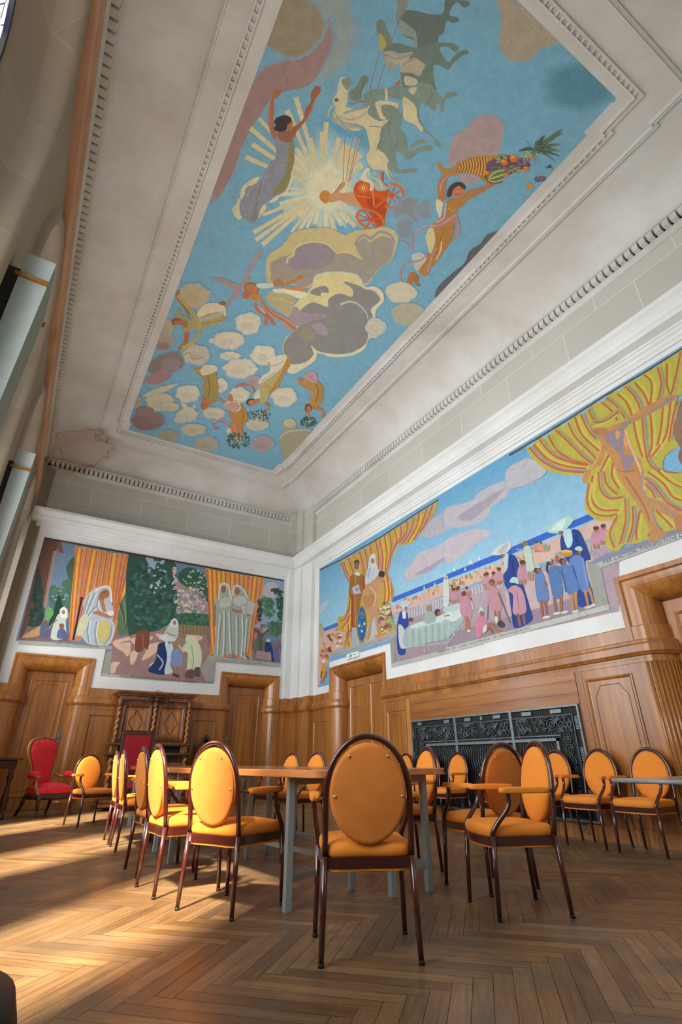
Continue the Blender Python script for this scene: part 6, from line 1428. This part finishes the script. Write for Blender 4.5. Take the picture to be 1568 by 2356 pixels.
for pts in ('95 570 160 640 260 690 385 702', '120 555 190 630 290 670 395 682', '150 530 220 610 320 650 400 665', '195 505 245 590 330 640 405 660', '235 480 300 540 380 620 450 672', '300 440 340 520 420 600 470 662', '335 410 370 500 440 570 480 600', '365 385 400 470 450 530', '405 362 430 420 460 440', '500 310 560 360 600 420', '470 330 530 380 560 430', '560 290 610 340 640 420 660 520 690 620', '600 250 660 320 690 420 700 540 720 640 770 690 880 705', '650 230 710 310 735 420 740 560 720 620', '700 190 740 240 725 400', '770 150 790 240 770 330', '820 130 820 240 840 300', '892 70 870 180 842 290', '840 310 830 420 810 520 740 620', '800 340 790 460 770 560', '870 330 850 420 830 540', '430 720 420 800 430 860 480 900 570 900', '460 700 470 790 520 840 590 830', '410 760 400 850 430 912 500 932 560 920', '490 670 500 760 560 820', '540 640 530 720 570 790', '560 930 520 1020 545 1100', '600 840 602 960 572 1080', '640 880 640 980 612 1072', '680 900 660 1000 662 1060', '720 960 740 1000 720 1040', '700 730 760 780 820 860 898 905', '720 700 800 760 850 830 898 850', '770 695 850 760 898 780', '760 900 820 960 850 992', '520 600 500 640 470 700', '700 760 740 800 760 840'):
    v = [float(q) for q in pts.split()]; q2 = list(zip(v[::2], v[1::2]))
    P.stroke([(a + 16, b - 4) for a, b in q2], 13, random.choice(['b6b244', '908c6c', '8c8484', 'b8ae4c', 'a09a50'])); P.stroke(q2, 10, 'b05a42')
P.poly('902 570 850 590 806 640 806 682 840 697 902 690', '72a6c4')
for k in range(9): x = 100 + k * 95; y = 566 - k * 60; P.poly([(x - 26, y + 12), (x, y + 4), (x + 26, y - 22), (x + 30, y - 36), (x - 30, y + 0)], '7cb0cc')
P.stroke('-10 612 80 560 300 425 500 296 700 178 900 52', 10, '5a4840', False)
P.poly('470 500 520 460 580 440 640 400 740 340 830 298 872 294 872 316 760 382 660 432 600 472 622 540 642 600 682 640 697 700 702 780 722 830 800 858 900 920 900 1000 870 960 770 902 740 870 752 960 802 1010 822 1022 760 1062 722 1067 730 1020 700 940 650 850 590 770 555 700 530 640 500 590 480 642 420 702 402 757 378 752 380 720 440 650 475 580 465 530', 'b2814f')
P.poly('490 505 600 472 590 600 652 622 602 702 570 602 520 562', '8a7a84'); P.poly('580 445 660 420 760 362 830 310 860 316 760 378 640 436 600 470', '8c7c80'); P.stroke('600 480 625 560 660 640 690 720 700 800', 12, 'd0a484'); P.stroke('600 720 650 800 700 880 730 960', 10, '94684c'); P.stroke('690 700 690 790 700 830', 14, '9a8488'); P.stroke('720 840 800 880 890 960', 12, '94807e'); P.stroke('745 880 760 960 800 1010', 10, '8c7a80'); P.stroke('465 540 470 590 420 690', 8, 'c89868'); P.poly('555 480 575 500 560 530 550 510', 'c8945c'); P.poly('600 500 615 540 605 570 592 540', 'c8945c'); P.stroke('560 690 600 700 650 690', 4, '8a5c40')
P.poly('425 482 450 468 500 470 512 500 470 512 440 497', 'a4764e'); P.poly('412 472 430 430 490 414 560 368 592 368 540 422 500 442 440 462', 'a68a54'); P.stroke('440 440 500 430 570 380', 6, '7c6438'); P.stroke('430 460 500 440 560 400', 5, 'c8b078'); P.stroke('440 490 452 488', 3, '5a3c30', False)
P.poly('902 318 880 400 856 450 860 520 885 560 902 572', '8a6a56'); P.poly('885 590 902 575 902 660 880 630', '8a5a50'); P.poly('860 940 900 930 900 1010 870 1005', 'a87450')
P.poly('455 1180 470 1172 900 1016 900 1048 470 1206', 'a2a6a4', False); P.text("PAR  L'ACTION  THERAPEVTIQVE", (484, 1186), (872, 1050), 22, '50504e', (-.12, -1)); P.text('DE', (884, 1046), (930, 1030), 22, '50504e', (-.12, -1))
P.T(0, 0, 1)
P.text('MAISON  DE  CVRE  HELIOMARINE  DE  PALAVAS-LES-FLOTS', (1006.6, 1504), (1219.4, 1447.5), 5.6, '62645e', (-.05, -1))
# curtain and sea go on beyond the edge of the photo
P.flat([(.25, 3.1), (1.83, 3.1), (1.83, 3.5), (.25, 3.5)], P.c('94948a')); P.flat([(.25, 3.5), (1.80, 3.5), (1.80, 5.3), (.25, 5.3)], P.c('aaa444'))
for k in range(10):
    u = .32 + k * .15; P.flat([(u, 3.5), (u + .04, 3.5), (u + .06, 5.3), (u + .02, 5.3)], P.c('b05a42'))
tag(P.build('wall_painting', 'long seaside painting with nuns, children and striped curtains on the right wall'), None, 'mural')
